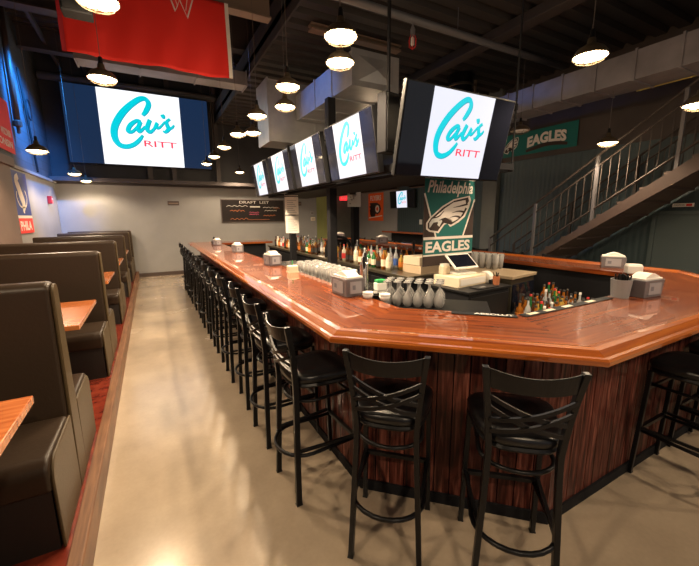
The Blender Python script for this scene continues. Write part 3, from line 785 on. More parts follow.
MB().tube(smooth_path([(0, .35, 0), (0, .2, .9), (0, .1, 1.5), (0, 0, 1.95)]), .022, 6).build('riser', M['blackmatte'], t)
MB().tube([(.02, .32 + .17 * math.cos(a * PI / 8), 1.25 + .2 * math.sin(a * PI / 8)) for a in range(16)], .014, 6, closed=True).build('coil', M['blackmatte'], t)

# ================================================================== FLAGS AND BANNERS
def cloth(w, h, wave, nx=28, nz=20, th=.004):
    m = MB(); F = []; 
    for i in range(nx + 1):
        x = -w / 2 + w * i / nx
        F.append([m.bm.verts.new((x, wave(x, -h * j / nz), -h * j / nz)) for j in range(nz + 1)])
    for i in range(nx):
        for j in range(nz): m.face([F[i][j], F[i + 1][j], F[i + 1][j + 1], F[i][j + 1]])
    return m
def solid(o, th=.004):
    s = o.modifiers.new('solid', 'SOLIDIFY'); s.thickness = th; s.offset = 0; return o
# red flag under the beam
w, h = 1.76, .88
t = thing('team_flag', 'large red flag hanging from the ceiling beam over the aisle', 'flag', (.24, 5.22, 4.33))
wv = lambda x, z: .030 * math.sin(7 * x + 2.5 * z) * (-z / .8) + .016 * math.sin(17 * x - 4 * z) * (-z)
sag = lambda x: 0
solid(cloth(w, h, wv).build('cloth', M['redcloth'], t, smooth=True))
m = MB(); ribbon(m, [(-w / 2 + .01, 0), (-w / 2 + .01, -.4), (-w / 2 + .01, -h)], .04, lambda x, z: (x, wv(x, z) - .005, z)); m.build('left_hem', M['darkred'], t)
m = MB(); ribbon(m, [(w / 2 - .015, 0), (w / 2 - .015, -.4), (w / 2 - .015, -h)], .045, lambda x, z: (x, wv(x, z) - .005, z)); m.build('white_header', M['bannerwhite'], t)
fw = lambda x, z: (x, wv(x, z) - .006, z)
m = MB(); 
ribbon(m, [(.22, .0), (.28, -.20), (.33, -.06), (.39, -.24), (.45, -.02)], .075, fw, smooth=False); m.build('white_letter_outline', M['bannerwhite'], t)
fw2 = lambda x, z: (x, wv(x, z) - .008, z)
m = MB(); ribbon(m, [(.225, -.005), (.28, -.185), (.33, -.05), (.39, -.225), (.445, -.03)], .05, fw2, smooth=False); m.build('letter_fill', M['redprint'], t)

# pennant style banner below the near television
EW, EH = .80, .84
t = thing('team_banner', 'green and black eagle banner hanging below the near television', 'banner', (2.96, 3.06, 2.075), 0.07)
z0f = lambda x, z: 0
solid(cloth(EW, EH + .11, lambda x, z: 0, 6, 6).build('cloth', M['bannerblack'], t), .006)
B = lambda u, v: (-EW / 2 + u * EW, -EH * (1 - v))
def bfn(off): return lambda x, z: (x, -off, z)
m = MB(); m.poly([B(*q) for q in ((0, 1), (1, 1), (1, .74), (.80, .24), (.22, .24), (0, .80))], bfn(.005)); m.poly([B(*q) for q in ((0, .0), (1, .0), (1, .22), (0, .22))], bfn(.005)); m.build('green_field', M['green'], t)
m = MB()
ribbon(m, [B(0.0, .80), B(.235, .24)], .022, bfn(.006), False); ribbon(m, [B(1.0, .74), B(.78, .24)], .022, bfn(.006), False)
m.poly([B(*q) for q in ((0, .215), (1, .215), (1, .25), (0, .25))], bfn(.006)); m.poly([B(*q) for q in ((0, 0), (1, 0), (1, .02), (0, .02))], bfn(.006)); m.poly([B(*q) for q in ((0, .985), (1, .985), (1, 1), (0, 1))], bfn(.006))
m.build('white_edging', M['bannerwhite'], t)
m = MB(); a, b = B(.04, .045), B(.94, .19); text_into(m, 'EAGLES', a[0], b[0], a[1], b[1], bfn(.008), bold=.035); m.build('block_lettering', M['bannerwhite'], t, keepnormals=True)
m = MB(); a, b = B(.05, .765), B(.95, .965)
text_into(m, 'Philadelphia', a[0], b[0], a[1], b[1], bfn(.007), shear=.3, bold=.022); m.build('script_lettering', M['bannerwhite'], t, keepnormals=True)
def eagle(parent, fn, off, only_head=False):
    # points in the zoomed photograph -> local units
    out = [(392, 163), (300, 178), (282, 188), (240, 212), (205, 245), (178, 270), (160, 300), (162, 335), (180, 352), (212, 362), (232, 368), (246, 345), (262, 322), (278, 318), (296, 340), (318, 332), (345, 318), (378, 290), (398, 235), (385, 228), (405, 190)]
    blk = [(384, 172), (305, 186), (245, 220), (210, 252), (184, 275), (168, 303), (170, 330), (184, 344), (205, 350), (226, 356), (240, 334), (258, 312), (280, 308), (300, 328), (336, 308), (368, 282), (386, 240), (372, 232), (392, 195)]
    w1 = [(369, 187), (300, 196), (255, 226), (214, 262), (206, 270), (238, 272), (228, 288), (262, 280), (292, 290), (306, 312), (330, 302), (352, 284), (366, 258), (378, 222)]
    bk = [(208, 270), (188, 282), (176, 302), (178, 332), (188, 318), (198, 302), (226, 300), (220, 318), (232, 330), (246, 300), (236, 284)]
    slits = [[(384, 213, 12), (342, 221, 8), (300, 226, 2)], [(374, 262, 13), (336, 251, 8), (296, 257, 2)], [(352, 292, 11), (320, 279, 7), (286, 284, 2)], [(190, 276, 5), (225, 268, 8), (250, 240, 2)], [(262, 300, 9), (250, 290, 7), (226, 292, 3)]]
    for k, (pp, mm, nm) in enumerate(((out, 'bannerwhite', 'emblem_outline'), (blk, 'bannerblack', 'emblem_black'), (w1, 'bannerwhite', 'emblem_feathers'), (bk, 'silver', 'emblem_beak'))):
        m = MB(); vs = [m.bm.verts.new(fn(x, y, off + .0012 * k)) for x, y in pp]; f = m.face(vs)
        bmesh.ops.triangulate(m.bm, faces=[f]); m.build(nm, M[mm], parent, keepnormals=True)
    m = MB()
    for sl in slits:
        pts = smooth_path(sl, 4); L = []; Rr = []
        for i, p in enumerate(pts):
            a = pts[max(i - 1, 0)]; b = pts[min(i + 1, len(pts) - 1)]; d = Vector((b[0] - a[0], b[1] - a[1])).normalized(); w_ = p[2] / 2
            L.append(m.bm.verts.new(fn(p[0] - d.y * w_, p[1] + d.x * w_, off + .006))); Rr.append(m.bm.verts.new(fn(p[0] + d.y * w_, p[1] - d.x * w_, off + .006)))
        for i in range(len(pts) - 1): m.face([L[i], Rr[i], Rr[i + 1], L[i + 1]])
    m.build('emblem_lines', M['bannerblack'], parent, keepnormals=True)
def ef(x, y, o):
    tt = (y - 50) / 450; u = (x - (140 + 15 * tt)) / (275 + 20 * tt); v = 1 - (y - (40 + .11 * (x - 140))) / 452
    q = B(u, v); return (q[0], -o, q[1])
eagle(t, ef, .0065)

# wide wall banner on the right wall
WB = 2.3; HB = .47
t = thing('team_banner', 'wide green eagle banner high on the right wall by the stairs', 'banner', (XR - .045, 5.38, 3.43), -PI / 2)
# local x runs towards the camera side
cloth(WB, HB, lambda x, z: .004 * math.sin(9 * x), 20, 6).build('cloth', M['green'], t); solid(bpy.data.objects[[o.name for o in bpy.data.objects if o.parent == t][0]])
fb = lambda off: (lambda x, z: (x, -off - .004, z))
def txt_arch(m, s, x0, x1, zb, h, fn):
    def g(x, z):
        u = (x - (x0 + x1) / 2) / ((x1 - x0) / 2); return fn(x, z + .045 * (1 - u * u) * 1.0 + .0)
    text_into(m, s, x0, x1, zb, zb + h, g, bold=.05)
m = MB(); ribbon(m, [(.08, -.405, .05), (.30, -.365, .075), (.52, -.335, .075), (.74, -.345, .075), (.97, -.39, .05)], .065, fb(.006)); m.build('lettering_shadow', M['bannerblack'], t, keepnormals=True)
m = MB(); txt_arch(m, 'EAGLES', .10, .94, -.345, .215, fb(.008)); m.build('block_lettering', M['bannerwhite'], t, keepnormals=True)
eagle(t, lambda x, y, o: ((x - 280) / 240 * .36 - .30, -o - .003, -.235 - (y - 265) / 200 * .32), .007)
# orange banner at the far right
t = thing('team_banner', 'orange banner with a black winged letter on the far grey wall', 'banner', (XR - .05, 11.25, 2.50), -PI / 2)
FW, FH = 1.0, .98
solid(cloth(FW, FH, lambda x, z: 0, 6, 6).build('cloth', M['orange'], t))
m = MB()
pp = [(-.40, -.34), (.10, -.34), (.30, -.42), (.36, -.56), (.30, -.68), (.12, -.76), (.02, -.72), (-.05, -.84), (-.30, -.84), (-.25, -.76), (-.38, -.72), (-.28, -.64), (-.40, -.60), (-.28, -.52), (-.42, -.46), (-.28, -.42)]
f = m.face([m.bm.verts.new((x, -.005, z)) for x, z in pp]); bmesh.ops.triangulate(m.bm, faces=[f]); m.build('winged_emblem', M['bannerblack'], t, keepnormals=True)
m = MB(); m.poly([(.12 + .13 * math.cos(a * PI / 10), -.56 + .13 * math.sin(a * PI / 10)) for a in range(20)], bfn(.0065)); ribbon(m, [(-.44, -.88), (.44, -.80)], .03, bfn(.0065), False); m.build('white_ring', M['bannerwhite'], t)
m = MB(); m.poly([(.12 + .07 * math.cos(a * PI / 8), -.56 + .07 * math.sin(a * PI / 8)) for a in range(16)], bfn(.008)); m.build('orange_dot', M['orange'], t)
m = MB(); text_into(m, 'FLYERS', -.36, .36, -.26, -.08, bfn(.006), bold=.03); m.build('block_lettering', M['bannerwhite'], t, keepnormals=True)
# blue and red banner on the left wall
t = thing('team_banner', 'tall blue and red banner hanging on the left wall above the booths', 'banner', (XL + .02, 8.80, 2.52), PI / 2)
LW, LH = .92, 1.10
solid(cloth(LW, LH, lambda x, z: 0, 6, 6).build('cloth', M['bluecloth'], t))
m = MB(); m.poly([(-LW / 2, -LH), (LW / 2, -LH), (LW / 2, -LH + .27), (-LW / 2, -LH + .27)], bfn(.004)); m.build('red_band', M['redprint'], t)
m = MB(); m.poly([(-LW / 2, -LH + .27), (LW / 2, -LH + .27), (LW / 2, -LH + .32), (-LW / 2, -LH + .32)], bfn(.005))
ribbon(m, [(-.05, -.08, .10), (-.20, -.16, .16), (-.12, -.28, .2), (-.05, -.40, .22), (.05, -.55, .2), (.0, -.68, .12), (.02, -.74, .03)], .1, bfn(.0055))
ribbon(m, [(-.26 + 0, -.36, .03), (-.30, -.48, .03), (-.15, -.62, .03), (.15, -.62, .03), (.30, -.46, .03), (.24, -.32, .03)], .03, bfn(.0055)); m.build('white_print', M['bannerwhite'], t)
m = MB(); text_into(m, 'PHILA', -.34, .34, -LH + .05, -LH + .22, bfn(.006), bold=.03); m.build('block_lettering', M['bannerwhite'], t, keepnormals=True)
# red banner cut by the left edge
t = thing('team_banner', 'red pennant on the brick wall cut by the left edge', 'banner', (XL + .02, 8.15, 3.70), PI / 2)
solid(cloth(1.45, .88, lambda x, z: 0, 6, 6).build('cloth', M['redprint'], t))
m = MB(); text_into(m, 'WISCONSIN', .12, .62, -.62, -.5, bfn(.005), bold=.02); text_into(m, 'WISCONSIN', -.6, .62, -.80, -.68, bfn(.005), bold=.02); m.build('lettering', M['bannerwhite'], t, keepnormals=True)

# ================================================================== WALL THINGS
t = thing('chalkboard', 'long dark chalkboard with a handwritten drinks list on the back wall', 'chalkboard', (2.99, YB - .03, 1.53))
CW, CH = 2.02, .70
MB().box(-CW / 2, CW / 2, 0, .03, 0, CH).build('board', M['chalk'], t)
m = MB(); m.box(-CW / 2, CW / 2, -.01, .03, 0, .02).box(-CW / 2, CW / 2, -.01, .03, CH - .02, CH).box(-CW / 2, -CW / 2 + .02, -.01, .03, .02, CH - .02).box(CW / 2 - .02, CW / 2, -.01, .03, .02, CH - .02); m.build('frame', M['stair'], t)
m = MB(); text_into(m, "DRAFT  LIST", -.45, .5, .58, .66, frontfn(.003)); m.build('heading', M['chalkw'], t, keepnormals=True)
def squig(m, x0, x1, z, amp, n=9):
    pts = []
    for k in range(n): pts.append((x0 + (x1 - x0) * k / (n - 1), z + amp * (1 if k % 2 else -1) * random.uniform(.4, 1)))
    ribbon(m, pts, .012, frontfn(.003))
m = MB(); squig(m, -.85, -.2, .50, .02); squig(m, .35, .75, .36, .018); squig(m, .3, .8, .46, .02); m.box(-.12, .2, -.004, 0, .46, .50); m.build('white_chalk', M['chalkw'], t, keepnormals=True)
m = MB(); squig(m, -.75, -.3, .36, .025); squig(m, .3, .7, .20, .025); squig(m, .65, .85, .44, .05, 5); squig(m, -.75, -.2, .10, .03); m.box(-.2, .5, -.004, 0, .07, .078); m.build('orange_chalk', M['chalko'], t, keepnormals=True)
m = MB(); squig(m, -.15, .15, .30, .02); squig(m, -.15, .15, .24, .02); m.build('pink_chalk', M['chalkp'], t, keepnormals=True)
def plaque(lab, x, z, w, h, mm, y=YB - .02, name='wall_sign'):
    t = thing(name, lab, 'sign', (x, y, z)); MB().box(-w / 2, w / 2, 0, .02, 0, h).build('plate', M[mm], t, bevel=.003)
    MB().box(-w / 2 + .02, w / 2 - .02, -.003, 0, h * .35, h * .6).build('lines', M['stair' if mm != 'stair' else 'flange'], t); return t
plaque('small dark plate on the back wall above the aisle', .66, 2.04, .30, .12, 'stair')
plaque('small dark plate on the back wall right of the notices', 4.50, 2.06, .26, .13, 'stair')
plaque('tiny grey thermostat on the back wall by the olive corner', 5.02, 1.75, .12, .12, 'bucket', name='thermostat')
plaque('tiny cream switch plate on the back wall by the olive corner', 5.05, 1.55, .16, .11, 'cream', name='switch_plate')
t = thing('exit_sign', 'small red EXIT sign at the end of the hallway', 'sign', (6.55, YB + .5, 2.28))
MB().box(-.15, .15, 0, .05, 0, .2).build('housing', M['exit'], t)
m = MB(); text_into(m, 'EXIT', -.11, .11, .05, .15, frontfn(.003), bold=.02); m.build('lettering', M['white'], t, keepnormals=True)
MB().box(-.01, .01, .02, .03, .2, .30).build('stem', M['blackmatte'], t)
t = thing('fire_alarm', 'red fire alarm box on the left wall near the corner', 'alarm', (XL + .03, 10.92, 2.03), PI / 2)
MB().box(-.06, .06, -.05, .03, 0, .17).build('box', M['redplastic'], t, bevel=.006); MB().box(-.04, .04, -.055, -.05, .09, .12).build('strip', M['white'], t)
t = thing('fire_alarm', 'tiny red strobe on the dark wall beside the eagle banner', 'alarm', (XR - .03, 8.1, 2.12), -PI / 2)
MB().box(-.05, .05, -.04, .03, 0, .2).build('box', M['redplastic'], t, bevel=.006)
t = thing('storage_door', 'dark low storage door in the right wall under the stairs', 'door', (XR - .035, 2.2, 0), -PI / 2)
MB().box(-.62, .62, 0, .035, 0, 1.66).build('leaf', M['door'], t, bevel=.004)
m = MB(); m.box(-.68, -.62, -.02, .035, 0, 1.72).box(.62, .68, -.02, .035, 0, 1.72).box(-.62, .62, -.02, .035, 1.66, 1.72); m.build('frame', M['door'], t)
MB().box(.50, .56, -.05, 0, .9, 1.0).build('handle', M['steel'], t)
t = thing('wall_sign', 'small white sign with red and black print above the storage door', 'sign', (XR - .01, 2.52, 1.78), -PI / 2)
MB().box(-.13, .13, -.006, .01, 0, .055).build('plate', M['white'], t)
m = MB(); text_into(m, 'CAUTION', -.11, .02, .015, .04, frontfn(.008)); m.build('lettering', M['blackmatte'], t, keepnormals=True)
MB().box(.04, .11, -.008, -.006, .01, .045).build('red_mark', M['redplastic'], t)
t = thing('wall_shelf', 'dark wall ledge under the small television', 'shelf', (XR - .25, 8.9, 1.15))
MB().box(-.22, .22, -1.3, 1.3, 0, .05).build('ledge', M['barwood'], t); MB().box(.1, .2, -1.2, 1.2, -.3, 0).build('support', M['blackmatte'], t)
t = thing('wall_switch', 'white switch plate on the dark green wall under the small television', 'switch', (XR - .02, 8.75, 1.42), -PI / 2)
MB().box(-.05, .05, -.01, .02, 0, .15).build('plate', M['white'], t); MB().box(-.012, .012, -.018, -.01, .05, .1).build('toggle', M['white'], t)

# ================================================================== STAIRCASE
st = thing('staircase', 'dark steel staircase climbing along the right wall', 'staircase', (0, 0, 0))
X0, X1 = 6.0, 7.0
zs = lambda y, c: .7 * (c - y)
ya, yb_ = 5.40, -.6
for x, c0, c1 in ((X0, 4.92, 5.42), (X1 + .05, 5.24, 5.46)):
    m = MB(); m.hexa([(x, ya, max(0, zs(ya, c0))), (x + .05, ya, max(0, zs(ya, c0))), (x + .05, yb_, zs(yb_, c0)), (x, yb_, zs(yb_, c0)),
                      (x, ya, max(.02, zs(ya, c1))), (x + .05, ya, max(.02, zs(ya, c1))), (x + .05, yb_, zs(yb_, c1)), (x, yb_, zs(yb_, c1))])
    m.build('stringer', M['stair'], st)
yy = 5.2
while yy > -.5:
    MB().box(X0 + .05, X1 + .05, yy - .27, yy, zs(yy - .12, 5.42) - .05, zs(yy - .12, 5.42) - .015).build('tread', M['stair'], st); yy -= .26
m = MB(); m.extr([(5.3, 0), (5.38, 0), (-.6, zs(-.6, 5.30)), (-.6, zs(-.6, 5.26)), (5.22, .02)], 'x', X0 + .05, X1 + .05); m.build('underside', M['stair'], st)
def railing(x, lab, y_start, posts, mpost):
    r = MB().tube([(x, y_start, zs(y_start, 6.815)), (x, -.6, zs(-.6, 6.815))], .019, 8).build('handrail', M['rail'], st); r['label'] = lab
    MB().tube([(x, y_start, zs(y_start, 6.58)), (x, -.6, zs(-.6, 6.58))], .014, 6).build('mid_rail', M['rail'], r)
    MB().tube([(x, y_start - .3, zs(y_start - .3, 5.67)), (x, -.6, zs(-.6, 5.67))], .016, 6).build('bottom_rail', M['rail'], r)
    for p in posts: MB().box(x - .02, x + .02, p - .02, p + .02, zs(p, 5.30), zs(p, 6.80)).build('post', M[mpost], r)
    p = y_start - .12
    while p > .3:
        if all(abs(p - q) > .05 for q in posts): MB().tube([(x, p, zs(p, 5.67)), (x, p, zs(p, 6.58))], .0065, 5).build('baluster', M['rail'], r)
        p -= .115
railing(X0 + .025, 'near handrail', 5.07, (5.07, 4.13, 3.17, 2.21, 1.25), 'raillight')
railing(X1 + .07, 'far handrail by the wall', 5.3, (5.3, 4.1, 3.1, 2.0, 1.0), 'rail')

# ================================================================== BEHIND THE BAR
# island back bar
t = thing('back_bar_cabinet', 'long black back bar cabinet in the middle of the bar', 'cabinet', (2.95, 6.2, 0))
MB().box(-.33, .33, -2.85, 2.85, 0, .93).build('body', M['blackmatte'], t, bevel=.006)
MB().box(-.36, .36, -2.88, 2.88, .93, .97).build('top', M['steeldark'], t, bevel=.004)
for k in range(7):
    d_ = MB().box(-.345, -.33, -2.8 + .8 * k, -2.05 + .8 * k, .1, .88).build('door', M['blackplastic'], t, bevel=.004)
    MB().box(-.365, -.345, -2.15 + .8 * k, -2.12 + .8 * k, .55, .8).build('handle', M['steel'], d_)
TOP = .97
# POS cabinet
ra = math.radians(16)
t = thing('service_cabinet', 'black cabinet under the white till at the near end of the island', 'cabinet', (2.94, 2.69, 0), math.radians(5))
MB().box(-.33, .33, -.24, .26, 0, .92).build('body', M['blackmatte'], t, bevel=.008)
MB().box(-.345, .345, -.255, .27, .92, .945).build('top', M['blackplastic'], t, bevel=.004)
MB().box(-.31, .31, -.252, -.24, .10, .60).build('door', M['blackplastic'], t, bevel=.003); MB().box(-.31, .31, -.252, -.24, .64, .88).build('drawer', M['blackplastic'], t, bevel=.003)
t = thing('cash_drawer', 'white cash drawer box under the till screen', 'cash drawer', (2.90, 2.80, .945), math.radians(8))
MB().box(-.235, .235, -.16, .17, 0, .105).build('box', M['cream'], t, bevel=.005); MB().box(-.215, .215, -.166, -.16, .02, .085).build('front', M['white'], t, bevel=.002)
t = thing('till_terminal', 'white touchscreen till tilted on the cash drawer', 'till', (2.93, 2.82, 1.052), math.radians(-2))
MB().box(-.13, .13, -.09, .10, 0, .02).build('base', M['white'], t, bevel=.006)
MB().extr([(-.03, .02), (.05, .02), (.06, .10), (.0, .12)], 'x', -.05, .05).build('stand', M['white'], t, bevel=.006)
a = math.radians(52)
s = MB(); s.box(-.165, .165, -.008, .012, -.11, .11); s = s.build('screen_housing', M['white'], t, bevel=.006); s.location = (0, 0, .135); s.rotation_euler = (-a, 0, 0)
MB().box(-.145, .145, -.0105, -.0085, -.09, .09).build('screen', M['screen'], s)
t = thing('napkin_stack', 'rounded white napkin stack beside the till', 'napkins', (3.215, 2.73, .945), .3)
MB().extr([(-.07, 0), (.07, 0), (.07, .07), (.055, .10), (.02, .12), (-.02, .12), (-.055, .10), (-.07, .07)], 'x', -.045, .045).build('stack', M['paper'], t, bevel=.006)
MB().box(-.06, .06, -.09, -.06, 0, .04).build('holder', M['blackplastic'], t)
t = thing('pen_cup', 'small copper coloured cup of pens beside the till', 'cup', (3.19, 2.57, .945), 0)
MB().lathe([(0, 0), (.032, 0), (.036, .09), (.032, .09), (.029, .01), (0, .01)], 14).build('cup', mat('copper_cup', (.45, .16, .07), .4), t)
m = MB()
for k in range(5): m.tube([(random.uniform(-.015, .015), random.uniform(-.015, .015), .01), (random.uniform(-.03, .03), random.uniform(-.03, .03), .13)], .004, 5)
m.build('pens', M['blackplastic'], t)
t = thing('clipboard', 'black tray lying on the service cabinet in front of the till', 'tray', (2.96, 2.52, .945), .1)
MB().box(-.16, .14, -.07, .07, 0, .012).build('tray', M['blackplastic'], t, bevel=.003); MB().box(-.10, -.02, -.03, .0, .012, .015).build('card', M['bucket'], t)
t = thing('tip_jar', 'small clear jar of receipts left of the till', 'jar', (2.76, 2.90, 1.052), 0)
MB().box(-.05, .05, -.04, .04, 0, .09).build('jar', M['cream'], t, bevel=.01); MB().box(-.04, .04, -.03, .03, .09, .11).build('receipts', M['paper'], t)
# beige boxes
for (x, yy, z, lab, mm, s) in ((3.02, 3.55, TOP, 'lower beige carton left of the eagle banner', 'kraft', 1.), (3.0, 3.56, TOP + .105, 'upper beige carton left of the eagle banner', 'cream', .9)):
    t = thing('carton', lab, 'carton', (x, yy, z), .05, 'beige cartons on the back bar')
    MB().box(-.20 * s, .20 * s, -.17 * s, .17 * s, 0, .10).build('box', M[mm], t, bevel=.004); MB().box(-.2 * s, .2 * s, -.02, .02, .10, .102).build('tape', M['kraft'], t)
# glass fridge
rf = math.radians(10)
t = thing('bottle_cooler', 'dark steel bottle cooler with pale wood top behind the bar', 'cooler', (3.70, 3.10, 0), rf)
MB().box(-.27, .27, -.44, .49, 0, .96).build('body', M['steeldark'], t, bevel=.008)
MB().box(-.29, .29, -.46, .51, .96, .995).build('top', M['shelf'], t, bevel=.004)
MB().box(-.25, .25, -.455, -.44, .08, .90).build('door', M['screen'], t, bevel=.004); MB().box(-.25, -.23, -.48, -.455, .3, .7).build('handle', M['steel'], t)
# arched display
t = thing('arched_display', 'black arched wooden rack standing among the back bar bottles', 'rack', (2.93, 5.75, TOP), -.5)
m = MB()
def ring(r0, r1, y0, y1):
    pts = [(r * math.cos(PI * k / 16), r * math.sin(PI * k / 16) + .12) for r, ks in ((r1, range(0, 17)), (r0, range(16, -1, -1))) for k in ks]
    return [(r1, 0)] + pts[:17] + [(-r1, 0), (-r0, 0)] + pts[17:] + [(r0, 0)]
pr = ring(.21, .25, 0, 0)
A = [m.bm.verts.new((x, -.12, z)) for x, z in pr]; Bv = [m.bm.verts.new((x, .12, z)) for x, z in pr]
for i in range(len(pr)): m.face([A[i], A[(i + 1) % len(pr)], Bv[(i + 1) % len(pr)], Bv[i]])
f1 = m.face(A); f2 = m.face(Bv[::-1]); bmesh.ops.triangulate(m.bm, faces=[f1, f2])
m.build('arch', M['blackmatte'], t); MB().box(-.21, .21, .10, .12, .0, .30).build('back_panel', M['blackmatte'], t)
for z in (.0, .14, .26): MB().box(-.2, .2, -.10, .10, z, z + .015).build('shelf', M['blackmatte'], t)

# bottles
def bottle_mesh(kind, lab, h, r, capm):
    m = MB(); m.mi = 0
    m.lathe([(0, 0), (r, 0), (r, .58 * h), (r * .85, .66 * h), (r * .36, .76 * h), (r * .33, .93 * h), (0, .93 * h)], 10)
    m.mi = 1; m.lathe([(r * 1.03, .16 * h), (r * 1.03, .48 * h)], 10)
    m.mi = 2; m.lathe([(r * .40, .92 * h), (r * .40, h), (0, h)], 8)
    bmesh.ops.recalc_face_normals(m.bm, faces=m.bm.faces)
    me = bpy.data.meshes.new('bottle'); m.bm.to_mesh(me); m.bm.free()
    for q in ('b_' + kind, 'l_' + lab, capm): me.materials.append(M[q])
    for p in me.polygons: p.use_smooth = True
    return me
KINDS = []
for (kd, lb, h, r, cp) in (('clear', 'white', .31, .034, 'l_black'), ('amber', 'cream', .30, .04, 'l_black'), ('green', 'cream', .32, .036, 'l_red'), ('brown', 'black', .30, .04, 'l_black'), ('golden', 'orange', .29, .042, 'l_black'), ('pale', 'red', .30, .040, 'l_red'), ('clear', 'blue', .32, .036, 'l_white'), ('amber', 'orange', .28, .045, 'l_black'), ('pale', 'cream', .31, .042, 'l_black'), ('brown', 'white', .27, .032, 'l_black')):
    KINDS.append((kd, lb, h, bottle_mesh(kd, lb, h, r, cp)))
def put_bottle(x, y, z, k, label, group):
    kd, lb, h, me = KINDS[k]
    o = bpy.data.objects.new('bottle', me); C.objects.link(o); o.location = (x, y, z); o.rotation_euler = (0, 0, random.uniform(0, 6)); q_ = random.uniform(.74, .98); o.scale = (.9, .9, q_)
    tag(o, label % (kd + ' bottle with ' + lb + ' label'), 'bottle', group); return o
PAL = [8, 0, 4, 3, 5, 1, 6, 7, 0, 4, 2, 3, 9]
rows = ['front', 'middle', 'back']
for r_ in range(3):
    for i in range(18):
        yy = 6.25 + i * .145 + random.uniform(-.02, .02); 
        put_bottle(2.70 + .19 * r_, yy, TOP, random.choice(PAL), '%s, far half of back bar, ' + rows[r_] + ' row, ' + ORD[i], 'bottles on the far half of the back bar')
for r_ in range(3):
    for i in range(13):
        yy = 3.86 + i * .125 + random.uniform(-.015, .015)
        put_bottle(2.70 + .19 * r_, yy, TOP, random.choice(PAL), '%s, near half of back bar, ' + rows[r_] + ' row, ' + ORD[i], 'bottles on the near half of the back bar')
# tiered speed rack
t = thing('tiered_bottle_rack', 'black stepped rack full of liquor bottles behind the right-hand bar', 'rack', (3.80, 2.0, 0))
NR = 8
for k in range(NR): MB().box(-.48, .45, -.115 + .092 * k, -.025 + .092 * k, 0, .452 + .018 * k).build('step', M['blackmatte'], t)
for k in range(NR):
    for i in range(11):
        x = 3.365 + i * .085; y_ = 1.93 + .092 * k
        if x < 4.15 and y_ > 2.50 - .049: 
            if y_ + .04 > 2.62 + (x - 3.44) * .17 - .10: continue
        if x > 4.24: continue
        o = put_bottle(x + random.uniform(-.008, .008), y_, .455 + .018 * k, random.choice([1, 7, 4, 3, 9, 7, 1, 5, 2, 3, 3, 9, 6, 0]), '%s, rack row ' + ['one', 'two', 'three', 'four', 'five', 'six', 'seven', 'eight'][k] + ', ' + ['leftmost', 'second', 'third', 'fourth', 'fifth', 'sixth', 'seventh', 'eighth', 'ninth', 'tenth', 'rightmost'][i], 'bottles on the stepped rack')
        s_ = random.uniform(.80, .98); o.scale = (.9, .9, s_)
t = thing('straw_box', 'pale box of straws beside the stepped bottle rack', 'box', (3.12, 1.92, .55), .1)
MB().box(-.12, .12, -.09, .09, 0, .16).build('box', M['cream'], t, bevel=.004); MB().box(-.11, -.02, -.08, .08, .16, .18).build('green_lid', M['greenplastic'], t)
t = thing('under_bar_shelf', 'dark under-bar shelf carrying the straw box', 'shelf', (3.10, 1.9, 0), 0)
MB().box(-.20, .20, -.2, .25, .51, .55).build('top', M['steeldark'], t); MB().box(-.18, .18, -.18, .22, 0, .51).build('body', M['blackmatte'], t)

# drink stations along the inner side
t = thing('drainboard', 'dark steel drainboard behind the long side of the bar', 'drainboard', (1.72, 4.0, 0))
MB().box(-.22, .22, -1.35, 1.35, .0, .98).build('body', M['blackmatte'], t); MB().box(-.235, .235, -1.37, 1.37, .98, 1.0).build('top', M['steel'], t, bevel=.003)
t = thing('drainboard', 'dark steel drainboard behind the angled corner of the bar', 'drainboard', (1.98, 2.12, 0), -PI / 4)
MB().box(-.42, .36, -.20, .16, .0, .96).build('body', M['blackmatte'], t); MB().box(-.43, .37, -.21, .17, .96, .98).build('top', M['blackplastic'], t, bevel=.003)
def pint():
    m = MB(); m.lathe([(0, 0), (.031, 0), (.043, .145), (.0405, .145), (.0285, .012), (0, .012)], 14)
    bmesh.ops.recalc_face_normals(m.bm, faces=m.bm.faces); me = bpy.data.meshes.new('pint_glass'); m.bm.to_mesh(me); m.bm.free(); me.materials.append(M['glass'])
    for p in me.polygons: p.use_smooth = True
    return me
PM = pint()
def put(me, name, loc, rot, label, cat, group):
    o = bpy.data.objects.new(name, me); C.objects.link(o); o.location = loc; o.rotation_euler = rot; tag(o, label, cat, group); return o
for r_ in range(3):
    for i in range(9):
        put(PM, 'pint_glass', (1.56 + .10 * r_, 3.14 + .12 * i, 1.0), (0, 0, 0), 'clear pint glass on the long drainboard, ' + ['bar side', 'middle', 'inner'][r_] + ' row, ' + ORD[i] + ('' if i == 0 else ' from the near end'), 'glass', 'pint glasses on the long drainboard')
RF = Matrix.Rotation(rf, 4, 'Z')
for r_ in range(2):
    for i in range(6):
        p = RF @ Vector((.23 - .12 * r_, -.02 + i * .092, 0)) + Vector((3.70, 3.10, .995))
        o = put(PM, 'pint_glass', p, (0, 0, 0), 'clear pint glass on the cooler, ' + ['right', 'left'][r_] + ' row, ' + ORD[i] + ('' if i == 0 else ' from the near end'), 'glass', 'pint glasses on the cooler'); o.scale = (1.05, 1.05, 1.30)
def goblet():
    m = MB(); prof = [(0, 0), (.034, 0), (.034, .006), (.006, .01), (.005, .07), (.02, .085), (.040, .115), (.044, .15), (.036, .19), (.034, .19), (.042, .15), (.038, .117), (.018, .09), (0, .086)]
    m.lathe([(r, .19 - z) for r, z in prof], 14)
    bmesh.ops.recalc_face_normals(m.bm, faces=m.bm.faces); me = bpy.data.meshes.new('wine_glass'); m.bm.to_mesh(me); m.bm.free(); me.materials.append(M['glass'])
    for p in me.polygons: p.use_smooth = True
    return me
GM = goblet(); RD = Matrix.Rotation(-PI / 4, 4, 'Z')
